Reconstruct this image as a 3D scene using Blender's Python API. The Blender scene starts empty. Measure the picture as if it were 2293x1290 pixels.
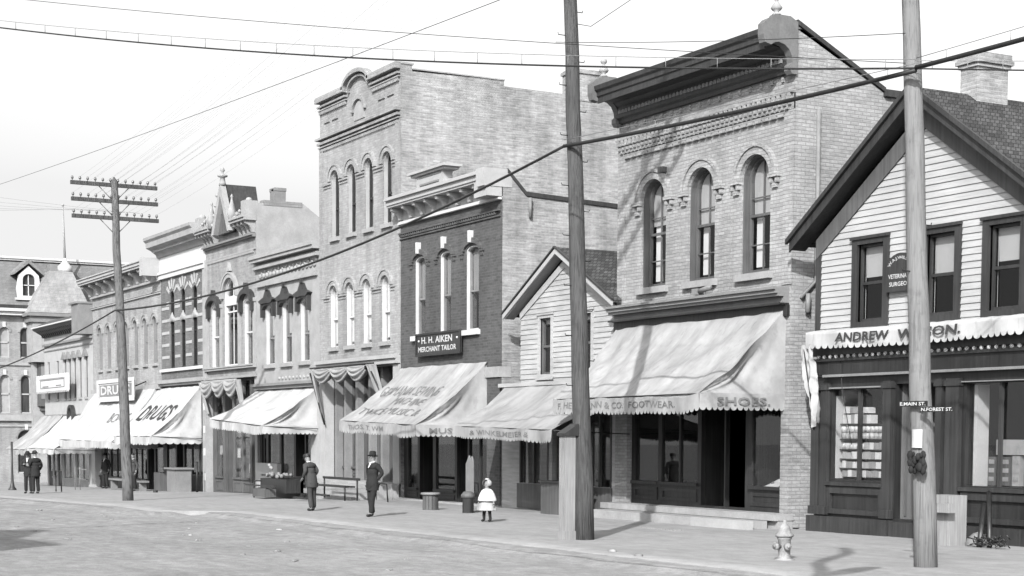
import bpy, bmesh, math, random
from mathutils import Vector, Matrix, noise
from mathutils.geometry import tessellate_polygon
random.seed(7)
S = bpy.context.scene
COL = S.collection
PI = math.pi

# ------------------------------------------------------------ camera, light, exposure
cam = bpy.data.cameras.new('camera'); camo = bpy.data.objects.new('camera', cam); COL.objects.link(camo)
cam.sensor_width = 36; cam.lens = 3694.17/2293*36; cam.shift_y = 0.2537; cam.clip_start = .1; cam.clip_end = 2000
Rm = Matrix(((0.47923545846, -0.061874718, 0.875502652), (0.877672862, 0.028248955, -0.478426946), (0.004870497, 0.997684076, 0.067843662)))
camo.matrix_world = Matrix.Translation((41.38426, -22.159296, 2.05)) @ Rm.to_4x4()
S.camera = camo
SUN = Vector((1.05, -1.0, .92)).normalized()
sun = bpy.data.lights.new('sun', 'SUN'); sun.energy = 4.6; sun.angle = math.radians(.55); sun.color = (1, 1, 1)
suno = bpy.data.objects.new('sun', sun); COL.objects.link(suno); suno.location = (60, -60, 60)
suno.rotation_euler = SUN.to_track_quat('Z', 'Y').to_euler()
W = bpy.data.worlds.new('World'); S.world = W; W.use_nodes = True
nt = W.node_tree; nt.nodes.clear()
o_ = nt.nodes.new('ShaderNodeOutputWorld'); b_ = nt.nodes.new('ShaderNodeBackground'); s_ = nt.nodes.new('ShaderNodeTexSky')
s_.sky_type = 'NISHITA'; s_.sun_disc = False; s_.sun_elevation = math.asin(SUN.z); s_.sun_rotation = math.atan2(SUN.x, SUN.y)
s_.air_density = 1.6; s_.dust_density = 4.5
sep = nt.nodes.new('ShaderNodeSeparateColor'); cmb = nt.nodes.new('ShaderNodeCombineColor')   # sky as grey: the brighter of its red and blue
nt.links.new(s_.outputs[0], sep.inputs[0])
mxn = nt.nodes.new('ShaderNodeMath'); mxn.operation = 'MAXIMUM'; nt.links.new(sep.outputs[0], mxn.inputs[0]); nt.links.new(sep.outputs[2], mxn.inputs[1])
flo = nt.nodes.new('ShaderNodeMath'); flo.operation = 'MAXIMUM'; nt.links.new(mxn.outputs[0], flo.inputs[0]); flo.inputs[1].default_value = 3.4   # even floor put in to lift the dimmer sky to near white
for i in range(3): nt.links.new(flo.outputs[0], cmb.inputs[i])
nt.links.new(cmb.outputs[0], b_.inputs[0]); b_.inputs[1].default_value = .15
nt.links.new(b_.outputs[0], o_.inputs[0])
S.view_settings.view_transform = 'Standard'; S.view_settings.look = 'None'
S.view_settings.exposure = .8; S.view_settings.gamma = 1

# ------------------------------------------------------------ materials (a black-and-white place: every colour is a grey)
MATS = {}
def g3(v): return (v, v, v, 1)
def M(name, base=.4, rough=.8, kind='plain', var=.18, scale=3., bump=.2, spec=.25, **k):
    if name in MATS: return MATS[name]
    if kind != 'glass': sc_ = .5 if base > .3 else (.56 if base > .15 else .68); k['mortar'] = k.get('mortar', base*.8)*sc_; base = base*sc_
    m = bpy.data.materials.new(name); m.use_nodes = True; MATS[name] = m; m.use_transparent_shadow = True
    t = m.node_tree; n = t.nodes; L = t.links; n.clear()
    out = n.new('ShaderNodeOutputMaterial'); p = n.new('ShaderNodeBsdfPrincipled'); L.new(p.outputs[0], out.inputs[0])
    p.inputs['Roughness'].default_value = rough; p.inputs['Specular IOR Level'].default_value = spec
    p.inputs['Metallic'].default_value = k.get('metal', 0)
    tc = n.new('ShaderNodeTexCoord'); co = tc.outputs['Object']
    def nz(sc, det=4, vec=None, st=None, ro=.6):
        x = n.new('ShaderNodeTexNoise'); x.inputs['Scale'].default_value = sc; x.inputs['Detail'].default_value = det; x.inputs['Roughness'].default_value = ro
        v = vec or co
        if st:
            mp = n.new('ShaderNodeMapping'); mp.inputs['Scale'].default_value = st; L.new(v, mp.inputs[0]); v = mp.outputs[0]
        L.new(v, x.inputs['Vector']); return x.outputs['Fac']
    def math_(op, a, b, clamp=False):
        x = n.new('ShaderNodeMath'); x.operation = op; x.use_clamp = clamp
        for i, q in enumerate((a, b)):
            if isinstance(q, (int, float)): x.inputs[i].default_value = q
            else: L.new(q, x.inputs[i])
        return x.outputs[0]
    def mr(v, a, b, c=.3, d=.7):
        x = n.new('ShaderNodeMapRange'); L.new(v, x.inputs[0])
        for i, q in enumerate((c, d, a, b)): x.inputs[i+1].default_value = q
        return x.outputs[0]
    h = None
    if kind == 'glass':
        n.remove(p)
        tr = n.new('ShaderNodeBsdfTransparent'); tr.inputs[0].default_value = g3(base)
        gl = n.new('ShaderNodeBsdfGlossy'); gl.inputs['Roughness'].default_value = rough; gl.inputs[0].default_value = g3(.9)
        ge = n.new('ShaderNodeNewGeometry'); vm = n.new('ShaderNodeVectorMath'); vm.operation = 'DOT_PRODUCT'; L.new(ge.outputs['Incoming'], vm.inputs[0]); L.new(ge.outputs['Normal'], vm.inputs[1])
        q = math_('POWER', math_('SUBTRACT', 1, math_('ABSOLUTE', vm.outputs['Value'], 0), True), 5); fr = math_('ADD', math_('MULTIPLY', q, .96), .04)
        bp = n.new('ShaderNodeBump'); bp.inputs['Strength'].default_value = .12; L.new(nz(2.2, 2), bp.inputs['Height'])
        L.new(bp.outputs[0], gl.inputs['Normal'])
        mx = n.new('ShaderNodeMixShader'); L.new(fr, mx.inputs[0]); L.new(tr.outputs[0], mx.inputs[1]); L.new(gl.outputs[0], mx.inputs[2])
        L.new(mx.outputs[0], out.inputs[0]); return m
    if kind in ('brick', 'shingle', 'stone'):
        sx = n.new('ShaderNodeSeparateXYZ'); L.new(co, sx.inputs[0]); cx = n.new('ShaderNodeCombineXYZ')
        L.new(math_('ADD', sx.outputs[0], sx.outputs[1]), cx.inputs[0]); L.new(sx.outputs[2], cx.inputs[1])
        br = n.new('ShaderNodeTexBrick'); L.new(cx.outputs[0], br.inputs['Vector']); br.inputs['Scale'].default_value = 1
        bw, bh, ms = k.get('size', (.22, .075, .012)); br.inputs['Brick Width'].default_value = bw; br.inputs['Row Height'].default_value = bh; br.inputs['Mortar Size'].default_value = ms
        br.inputs['Mortar Smooth'].default_value = .4; br.inputs['Bias'].default_value = -.1
        d = k.get('bv', .22); br.inputs['Color1'].default_value = g3(base*(1+d)); br.inputs['Color2'].default_value = g3(base*(1-d)); br.inputs['Mortar'].default_value = g3(k.get('mortar', base*.8))
        # damp and soot stains with a shape of their own, streaked by rain
        st = math_('MULTIPLY', mr(nz(scale*.25, 5, st=(1, 1, .6)), 1-var*1.3, 1+var*.7), mr(nz(1.1, 5, st=(2.5, 2.5, .25)), 1-var*.8, 1+var*.5))
        st = math_('MULTIPLY', st, mr(nz(14, 3), .9, 1.1)); q_ = k.get('streak', .12); st = math_('MULTIPLY', st, mr(nz(1.6, 4, st=(1.2, 1.2, 9), ro=.75), 1-q_, 1+q_, .35, .65))
        mul = n.new('ShaderNodeVectorMath'); mul.operation = 'SCALE'; L.new(br.outputs['Color'], mul.inputs[0]); L.new(st, mul.inputs['Scale'])
        L.new(mul.outputs[0], p.inputs['Base Color']); h = math_('MULTIPLY', br.outputs['Fac'], -1.)
        h = math_('ADD', h, math_('MULTIPLY', nz(40, 2), .4))
    else:
        if kind == 'wood': f = math_('MULTIPLY', mr(nz(scale*4, 5, st=k.get('st', (3, 3, .12))), 1-var*1.4, 1+var), mr(nz(.8, 3), 1-var, 1+var))
        if k.get('crack'): f = math_('MULTIPLY', f, mr(nz(9, 4, st=(4, 4, .11), ro=.5), 1-k['crack'], 1, .36, .44)); f = math_('MULTIPLY', f, mr(nz(5, 3, st=(1, 1, .7)), .8, 1.05, .3, .45))
        if kind == 'wood': pass
        elif kind == 'cloth': f = math_('MULTIPLY', mr(nz(scale, 5, st=(1.6, .5, .5)), 1-var, 1+var*.5), mr(nz(.9, 5, ro=.7), 1-var*.9, 1+var*.4)); f = math_('MULTIPLY', f, mr(nz(4, 4, st=(2, .6, .6)), 1-var*.8, 1, .3, .42))
        elif kind == 'ground':
            f = math_('MULTIPLY', mr(nz(.35, 6), 1-var, 1+var), mr(nz(2.2, 7, st=(1, 1.6, 1), ro=.75), 1-var*1.4, 1+var*1.1, .38, .62))
            f = math_('MULTIPLY', f, mr(nz(38, 3), 1-var*.9, 1+var*.9)); f = math_('MULTIPLY', f, mr(nz(.9, 5, st=(.22, 2.6, 1)), 1-var*.9, 1+var*.5))
        else: f = math_('MULTIPLY', mr(nz(scale, 5), 1-var, 1+var), mr(nz(scale*9, 3), 1-var*.5, 1+var*.5))
        v = math_('MULTIPLY', f, base); c = n.new('ShaderNodeCombineColor')
        for i in range(3): L.new(v, c.inputs[i])
        L.new(c.outputs[0], p.inputs['Base Color']); h = f
    if bump and h is not None:
        bp = n.new('ShaderNodeBump'); bp.inputs['Strength'].default_value = bump; bp.inputs['Distance'].default_value = k.get('dist', .02)
        L.new(h, bp.inputs['Height']); L.new(bp.outputs[0], p.inputs['Normal'])
    return m
PALE = M('pale_brick', .37, .9, 'brick', .22, 3, .35, bv=.12, mortar=.4, size=(.22, .1, .014))
PALE2 = M('pale_brick_shop', .42, .9, 'brick', .16, 3, .5, bv=.14, mortar=.35, size=(.22, .078, .014), streak=.14)
GREYB = M('grey_brick', .41, .9, 'brick', .2, 3, .3, bv=.1, mortar=.37, size=(.22, .078, .012))
SIDEB = M('side_wall_brick', .38, .92, 'brick', .26, 2.6, .4, bv=.18, mortar=.41, size=(.24, .075, .014), streak=.22)
DARKB = M('dark_brick', .078, .85, 'brick', .16, 3, .3, bv=.2, mortar=.1, size=(.22, .08, .01))
MIDB = M('mid_brick', .15, .85, 'brick', .16, 3, .3, bv=.15, size=(.22, .08, .01))
STONE = M('pale_stone', .41, .85, 'plain', .15, 2, .2)
WHITE = M('white_paint', .72, .6, 'plain', .07, 2, .05)
CREAM = M('cream_paint', .5, .65, 'plain', .1, 2, .08)
GREYP = M('grey_paint', .24, .6, 'plain', .15, 2, .1)
MIDP = M('mid_grey_paint', .1, .6, 'wood', .2, 1.5, .1)
DARKP = M('dark_paint', .024, .45, 'wood', .35, 1.5, .15, spec=.4)
TRIM = M('dark_trim_paint', .036, .5, 'wood', .3, 1.5, .12, spec=.35)
BLACK = M('black_iron', .02, .5, 'plain', .3, 5, .1)
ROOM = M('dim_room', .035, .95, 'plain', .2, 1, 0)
CLAP = M('clapboard_paint', .53, .7, 'wood', .1, 1.2, .12, st=(.3, .3, 3))
CLAP2 = M('old_clapboard_paint', .5, .75, 'wood', .14, 1.2, .15, st=(.3, .3, 3))
SHING = M('wood_shingle', .06, .9, 'shingle', .3, 4, .6, bv=.4, mortar=.02, size=(.12, .1, .01), dist=.04)
SLATE = M('slate', .27, .85, 'shingle', .15, 2, .3, bv=.1, size=(.3, .2, .01))
SLATEW = M('pale_slate', .37, .85, 'shingle', .2, 2, .3, bv=.1, size=(.3, .25, .01))
POLEW = M('weathered_pole', .215, .9, 'wood', .12, 3, .6, dist=.03, crack=.22)
POLEM = M('grey_pole', .16, .9, 'wood', .2, 3, .8, dist=.04, crack=.5)
POLED = M('tarred_pole', .072, .85, 'wood', .25, 3, .8, dist=.03, crack=.3)
PLANK = M('raw_plank', .36, .85, 'wood', .2, 3, .3)
CANVAS = M('awning_canvas', .47, .95, 'cloth', .27, 1.4, .25, spec=.1)
CANVASW = M('white_awning_canvas', .62, .95, 'cloth', .2, 1.4, .25, spec=.1)
CANVAS2 = M('old_awning_canvas', .43, .95, 'cloth', .2, 1.4, .25, spec=.1)
INK = M('faded_lettering', .22, .9, 'cloth', .3, 6, 0)
INKD = M('dark_lettering', .05, .8, 'cloth', .3, 6, 0)
GLASS = M('window_glass', .92, .015, 'glass')
SHADE = M('window_shade', .5, .9, 'cloth', .06, 1, .05)
SHADET = M('tan_window_shade', .27, .9, 'cloth', .08, 1, .05)
SHADEW = M('white_window_shade', .8, .9, 'plain', .05, 1, .05)
MUD_SHADE = M('gutter_dirt_kerb_shade', .27, .95, 'ground', .2, 3, .5)
WALK = M('sidewalk', .385, .95, 'ground', .1, 3, .3, dist=.01)
DIRT = M('street_dirt', .38, .98, 'ground', .15, 3, .8, dist=.03)
CONC = M('step_stone', .42, .9, 'plain', .16, 2, .3)
INSUL = M('glass_insulator', .12, .2, 'plain', .1, 5, 0, spec=.5)
SKIN = M('skin', .26, .6, 'plain', .06, 6, 0)
SUIT = M('dark_wool', .022, .9, 'cloth', .25, 6, .2)
SUIT2 = M('brown_wool', .055, .9, 'cloth', .25, 6, .2)
WHITEC = M('white_cotton', .82, .85, 'cloth', .08, 5, .2)
GREYC = M('pale_cotton', .5, .85, 'cloth', .15, 5, .2)
HAIR = M('hair', .05, .7, 'plain', .2, 9, .1)
HYD = M('worn_hydrant_paint', .34, .6, 'plain', .35, 9, .2)
TINW = M('pale_label', .85, .6, 'plain', .1, 12, 0)
TING = M('grey_carton', .38, .8, 'plain', .15, 12, 0)

# ------------------------------------------------------------ mesh tools
def ground_z(x): return .0055*x if x > 0 else (0 if x > -5 else .019*(x+5))
SPLIT = set('pilaster brick_strip brick_pier window_panel window_frame column pier quoin impost white_band corner_board side_wall mullion light_moulding end_block pinnacle keystone hood_bracket impost_band bulkhead entry_wall gutter downpipe awning_rod coping iron_rail upright crossbar band_course box_body sign_bracket cornice_end_block brick_band boss rail wall_box parapet_cornice cornice_lamp shelf arched_moulding plinth brace bed_moulding cornice_shelf shop_lintel cornice nozzle chimney muntin oriel_pane turret_cornice turret_wall stand_frame sign_marking gable_roof pediment roof hitching_stub rake_board pediment_panel sill leg seat goods_shelf'.split())
class MB:
    def __init__(s): s.v = []; s.f = []; s.sm = []
    def add(s, vs, fs, smooth=False):
        b = len(s.v); s.v += [Vector(q) for q in vs]; s.f += [[i+b for i in f] for f in fs]; s.sm += [smooth]*len(fs); return s
    def box(s, x0, x1, y0, y1, z0, z1):
        return s.add([(x0,y0,z0),(x1,y0,z0),(x1,y1,z0),(x0,y1,z0),(x0,y0,z1),(x1,y0,z1),(x1,y1,z1),(x0,y1,z1)],
                     [(0,3,2,1),(4,5,6,7),(0,1,5,4),(1,2,6,5),(2,3,7,6),(3,0,4,7)])
    def obox(s, c, dx, dy, dz, rz=0, ry=0, rx=0):
        m = Matrix.Translation(c) @ Matrix.Rotation(rz, 4, 'Z') @ Matrix.Rotation(ry, 4, 'Y') @ Matrix.Rotation(rx, 4, 'X')
        t = MB().box(-dx/2, dx/2, -dy/2, dy/2, -dz/2, dz/2); return s.add([m @ q for q in t.v], t.f)
    def quad(s, a, b, c, d): return s.add([a,b,c,d], [(0,1,2,3)])
    def plate(s, outer, holes=(), y0=0., y1=.1, back=True, axis='y'):
        """polygon(s) in (x,z) given a thickness from y0 (front) to y1"""
        loops = [list(outer)]+[list(h) for h in holes]; pts = [q for l in loops for q in l]; nn = len(pts)
        tris = tessellate_polygon([[Vector((q[0], q[1], 0)) for q in l] for l in loops])
        P = (lambda q, y: (q[0], y, q[1])) if axis == 'y' else (lambda q, y: (y, q[0], q[1]))
        vs = [P(q, y0) for q in pts]+[P(q, y1) for q in pts]; fs = [tuple(t) for t in tris]
        if back: fs += [tuple(i+nn for i in reversed(t)) for t in tris]
        k = 0
        for l in loops:
            m = len(l)
            for i in range(m): a, b = k+i, k+(i+1) % m; fs.append((a, b, b+nn, a+nn))
            k += m
        return s.add(vs, fs)
    def prof(s, pts, x0, x1):
        """closed (y,z) profile run along x"""
        n_ = len(pts); vs = [(x0, q[0], q[1]) for q in pts]+[(x1, q[0], q[1]) for q in pts]
        fs = [(i, (i+1) % n_, (i+1) % n_+n_, i+n_) for i in range(n_)]
        tr = tessellate_polygon([[Vector((q[0], q[1], 0)) for q in pts]])
        return s.add(vs, fs+[tuple(t) for t in tr]+[tuple(i+n_ for i in reversed(t)) for t in tr])
    def lathe(s, c, prof, n_=12, smooth=True):
        vs = []; fs = []
        for r, z in prof:
            for i in range(n_): a = 2*PI*i/n_; vs.append((c[0]+r*math.cos(a), c[1]+r*math.sin(a), c[2]+z))
        for j in range(len(prof)-1):
            for i in range(n_): a = j*n_+i; b = j*n_+(i+1) % n_; fs.append((a, b, b+n_, a+n_))
        fs.append(tuple(range(n_))[::-1]); fs.append(tuple(range((len(prof)-1)*n_, len(prof)*n_)))
        return s.add(vs, fs, smooth)
    def tube(s, pts, r, n_=6, smooth=True):
        pts = [Vector(q) for q in pts]; rs = r if isinstance(r, (list, tuple)) else [r]*len(pts); vs = []; fs = []
        for i, q in enumerate(pts):
            d = (pts[min(i+1, len(pts)-1)]-pts[max(i-1, 0)]).normalized()
            u = d.cross(Vector((0, 0, 1)) if abs(d.z) < .9 else Vector((1, 0, 0))).normalized(); w = d.cross(u)
            for j in range(n_): a = 2*PI*j/n_; vs.append(q+(u*math.cos(a)+w*math.sin(a))*rs[i])
        for i in range(len(pts)-1):
            for j in range(n_): a = i*n_+j; b = i*n_+(j+1) % n_; fs.append((a, b, b+n_, a+n_))
        fs.append(tuple(range(n_))); fs.append(tuple(range((len(pts)-1)*n_, len(pts)*n_))[::-1])
        return s.add(vs, fs, smooth)
    def grid(s, fn, nu, nv, smooth=True):
        vs = [fn(i/nu, j/nv) for j in range(nv+1) for i in range(nu+1)]
        fs = [(j*(nu+1)+i, j*(nu+1)+i+1, (j+1)*(nu+1)+i+1, (j+1)*(nu+1)+i) for j in range(nv) for i in range(nu)]
        return s.add(vs, fs, smooth)
    def ball(s, c, r, sc=(1, 1, 1), n_=10):
        vs = []; fs = []; m = n_//2+1
        for j in range(m+1):
            t = PI*j/m
            for i in range(n_): a = 2*PI*i/n_; vs.append((c[0]+r*sc[0]*math.sin(t)*math.cos(a), c[1]+r*sc[1]*math.sin(t)*math.sin(a), c[2]+r*sc[2]*math.cos(t)))
        for j in range(m):
            for i in range(n_): a = j*n_+i; b = j*n_+(i+1) % n_; fs.append((a, b, b+n_, a+n_))
        return s.add(vs, fs, True)
    def build(s, name, mat, parent=None, label=None, origin=None, kind=None):
        if parent is not None and name in SPLIT:
            gs = s.clusters()
            if len(gs) > 1:
                for g_ in gs: o = g_.build1(name, mat, parent, label, origin, kind)
                return o
        return s.build1(name, mat, parent, label, origin, kind)
    def clusters(s):
        n_ = len(s.v); par = list(range(n_))
        def fd(i):
            while par[i] != i: par[i] = par[par[i]]; i = par[i]
            return i
        for f in s.f:
            for i in f[1:]: par[fd(f[0])] = fd(i)
        isl = {}
        for i in range(n_): isl.setdefault(fd(i), []).append(i)
        bb = []
        for k, ids in isl.items():
            P = [s.v[i] for i in ids]; bb.append([ids, [min(p[a] for p in P)-.012 for a in range(3)], [max(p[a] for p in P)+.012 for a in range(3)]])
        ch = True
        while ch:
            ch = False
            for i in range(len(bb)):
                for j in range(i+1, len(bb)):
                    if all(bb[i][1][a] <= bb[j][2][a] and bb[j][1][a] <= bb[i][2][a] for a in range(3)):
                        bb[i] = [bb[i][0]+bb[j][0], [min(bb[i][1][a], bb[j][1][a]) for a in range(3)], [max(bb[i][2][a], bb[j][2][a]) for a in range(3)]]; bb.pop(j); ch = True; break
                if ch: break
        out = []
        for ids, _, _ in bb:
            mp = {i: k for k, i in enumerate(ids)}; m = MB(); m.v = [s.v[i] for i in ids]
            for f, q in zip(s.f, s.sm):
                if f[0] in mp: m.f.append([mp[i] for i in f]); m.sm.append(q)
            out.append(m)
        return out
    def build1(s, name, mat, parent=None, label=None, origin=None, kind=None):
        me = bpy.data.meshes.new(name); org = Vector(origin) if origin is not None else (Vector(parent['_o']) if parent is not None else Vector((0,0,0)))
        me.from_pydata([q-org for q in s.v], [], s.f); me.materials.append(mat)
        me.polygons.foreach_set('use_smooth', s.sm)
        bm = bmesh.new(); bm.from_mesh(me); bmesh.ops.remove_doubles(bm, verts=bm.verts, dist=1e-5); bmesh.ops.recalc_face_normals(bm, faces=bm.faces); bm.to_mesh(me); bm.free()
        o = bpy.data.objects.new(name, me); COL.objects.link(o); o['_o'] = list(org)
        if parent is not None: o.parent = parent
        else: o.location = org
        if label: o['label'] = label
        if kind: o['kind'] = kind
        return o
def thing(name, label, cat, loc, group=None):
    e = bpy.data.objects.new(name, None); COL.objects.link(e); e.location = loc; e['_o'] = list(loc); e['label'] = label; e['category'] = cat; e.empty_display_size = .3
    if group: e['group'] = group
    return e
def tag(o, label, cat, group=None):
    o['label'] = label; o['category'] = cat
    if group: o['group'] = group
    return o
def arch(x0, x1, z0, z1, rise=0, n_=12):
    if rise <= 0: return [(x0, z0), (x1, z0), (x1, z1), (x0, z1)]
    cx = (x0+x1)/2; a = (x1-x0)/2; zs = z1-rise
    return [(x0, z0), (x1, z0)]+[(cx+a*math.cos(PI*i/n_), zs+rise*math.sin(PI*i/n_)) for i in range(n_+1)]
def ring_arch(mb, x0, x1, zs, rise, t, y0, y1, t2=None, n_=14):
    """arch ring outside the span x0..x1 springing at zs, t wide"""
    cx = (x0+x1)/2; a = (x1-x0)/2; o = [(cx+(a+t)*math.cos(PI*i/n_), zs+(rise+(t2 or t))*math.sin(PI*i/n_)) for i in range(n_+1)]
    i_ = [(cx+a*math.cos(PI*i/n_), zs+rise*math.sin(PI*i/n_)) for i in range(n_, -1, -1)]
    return mb.plate(o+i_, (), y0, y1)
def text_geo(txt, size, bold=0., shear=0.):
    cu = bpy.data.curves.new('t', 'FONT'); cu.body = txt; cu.size = size; cu.offset = bold; cu.resolution_u = 2; cu.shear = shear
    ob = bpy.data.objects.new('t', cu); COL.objects.link(ob)
    me = bpy.data.meshes.new_from_object(ob.evaluated_get(bpy.context.evaluated_depsgraph_get()))
    bm = bmesh.new(); bm.from_mesh(me); bmesh.ops.triangulate(bm, faces=bm.faces)
    for _ in range(2):
        es = [e for e in bm.edges if e.calc_length() > size*.22]
        if es: bmesh.ops.subdivide_edges(bm, edges=es, cuts=1); bmesh.ops.triangulate(bm, faces=bm.faces)
    bm.to_mesh(me); bm.free()
    vs = [(q.co.x, q.co.y) for q in me.vertices]; fs = [tuple(p.vertices) for p in me.polygons]
    bpy.data.objects.remove(ob); bpy.data.curves.remove(cu); bpy.data.meshes.remove(me)
    return vs, fs
def lettering(parent, txt, fn, width, height, mat=None, bold=0., name='lettering', fit=True, shear=0.):
    """fn(a, b): a in metres along the line from its start, b in metres up from the baseline"""
    vs, fs = text_geo(txt, 1., bold, shear)
    if not vs: return
    xs = [v[0] for v in vs]; ys = [v[1] for v in vs]; x0 = min(xs); y0 = min(ys); w = max(xs)-x0; h = max(ys)-y0
    kx = width/w; ky = height/h
    return MB().add([fn((v[0]-x0)*kx, (v[1]-y0)*ky) for v in vs], fs).build(name, mat or INKD, parent)

# ------------------------------------------------------------ windows, awnings
def window(R, x0, x1, z0, z1, rise=0, y=.18, mat=None, meet=.5, shade=0., shmat=None, mx=0, mz=0, fr=.07, jamb=True, name='window', jm=None):
    mat = mat or WHITE; mb = MB(); out = arch(x0, x1, z0, z1, rise)
    rr = max(rise-fr*.6, rise*.8) if rise else 0
    inn = arch(x0+fr, x1-fr, z0+fr*1.3, z1-fr, rr)
    e = .004
    mb.plate(arch(x0+e, x1-e, z0+e, z1-e, rise), [inn], y-.05, y+.05)
    if jamb:
        jo = arch(x0+.003, x1-.003, z0+.003, z1-.003, rise); ji = arch(x0+.035, x1-.035, z0+.035, z1-.035, rise*.95 if rise else 0)
        jb = mb if jm is None else MB(); jb.plate(jo, [ji], .03, y-.052)
    zm = z0+(z1-z0)*meet
    mb.box(x0+fr, x1-fr, y-.035, y+.02, zm-.03, zm+.03)
    for i in range(mx):
        xm = x0+(x1-x0)*(i+1)/(mx+1); mb.box(xm-.015, xm+.015, y-.015, y+.02, z0+fr, z1-fr-.01)
    for i in range(mz):
        for (a, b) in ((z0, zm), (zm, z1-rise)):
            q = a+(b-a)*(i+1)/(mz+1); mb.box(x0+fr, x1-fr, y-.012, y+.018, q-.013, q+.013)
    o = mb.build(name, mat, R)
    if jamb and jm is not None: jb.build('jamb', jm, o)
    MB().plate(inn, (), y, y+.006, back=False).build('pane', GLASS, o)
    if shade > 0:
        zs = z1-(z1-z0)*shade; pts = [q for q in inn if q[1] >= zs]; i_ = [q for q in inn if q[1] >= zs]
        poly = [(x0+fr+.02, zs), (x1-fr-.02, zs)]+[q for q in inn[2:] if q[1] > zs]
        MB().plate(poly, (), y+.06, y+.07).build('window_shade', shmat or SHADE, o)
    return o
def shell(R, x0, x1, z0, zr, depth, fmat, holes, side=None, outline=None, y=0., thick=.28, name='front_wall', floors=()):
    """front wall with real openings, side and back walls, roof deck and a dim room lining"""
    out = outline or [(x0, z0), (x1, z0), (x1, zr), (x0, zr)]
    MB().plate(out, holes, y, y+thick).build(name, fmat, R)
    s = MB(); y2 = y+depth
    s.box(x0, x0+.25, y+thick, y2, z0, zr); s.box(x1-.25, x1, y+thick, y2, z0, zr); s.box(x0+.25, x1-.25, y2-.25, y2, z0, zr)
    s.build('side_wall', side or fmat, R)
    MB().box(x0+.25, x1-.25, y+thick, y2-.25, zr-.5, zr-.3).build('roof', SLATE, R)
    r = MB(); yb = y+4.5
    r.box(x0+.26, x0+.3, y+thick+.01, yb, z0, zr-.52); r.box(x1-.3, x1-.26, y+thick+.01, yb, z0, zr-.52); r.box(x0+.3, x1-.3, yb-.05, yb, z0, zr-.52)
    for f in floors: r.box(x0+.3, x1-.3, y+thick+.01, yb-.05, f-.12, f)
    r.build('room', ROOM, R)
def sills(R, lst, mat, h=.16, p=.09, ext=.1):
    for (x0, x1, z) in lst: MB().box(x0-ext, x1+ext, -p, .12, z-h, z).build('sill', mat, R)
def fbm(x, y, z=0.): return noise.noise(Vector((x, y, z)))
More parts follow.
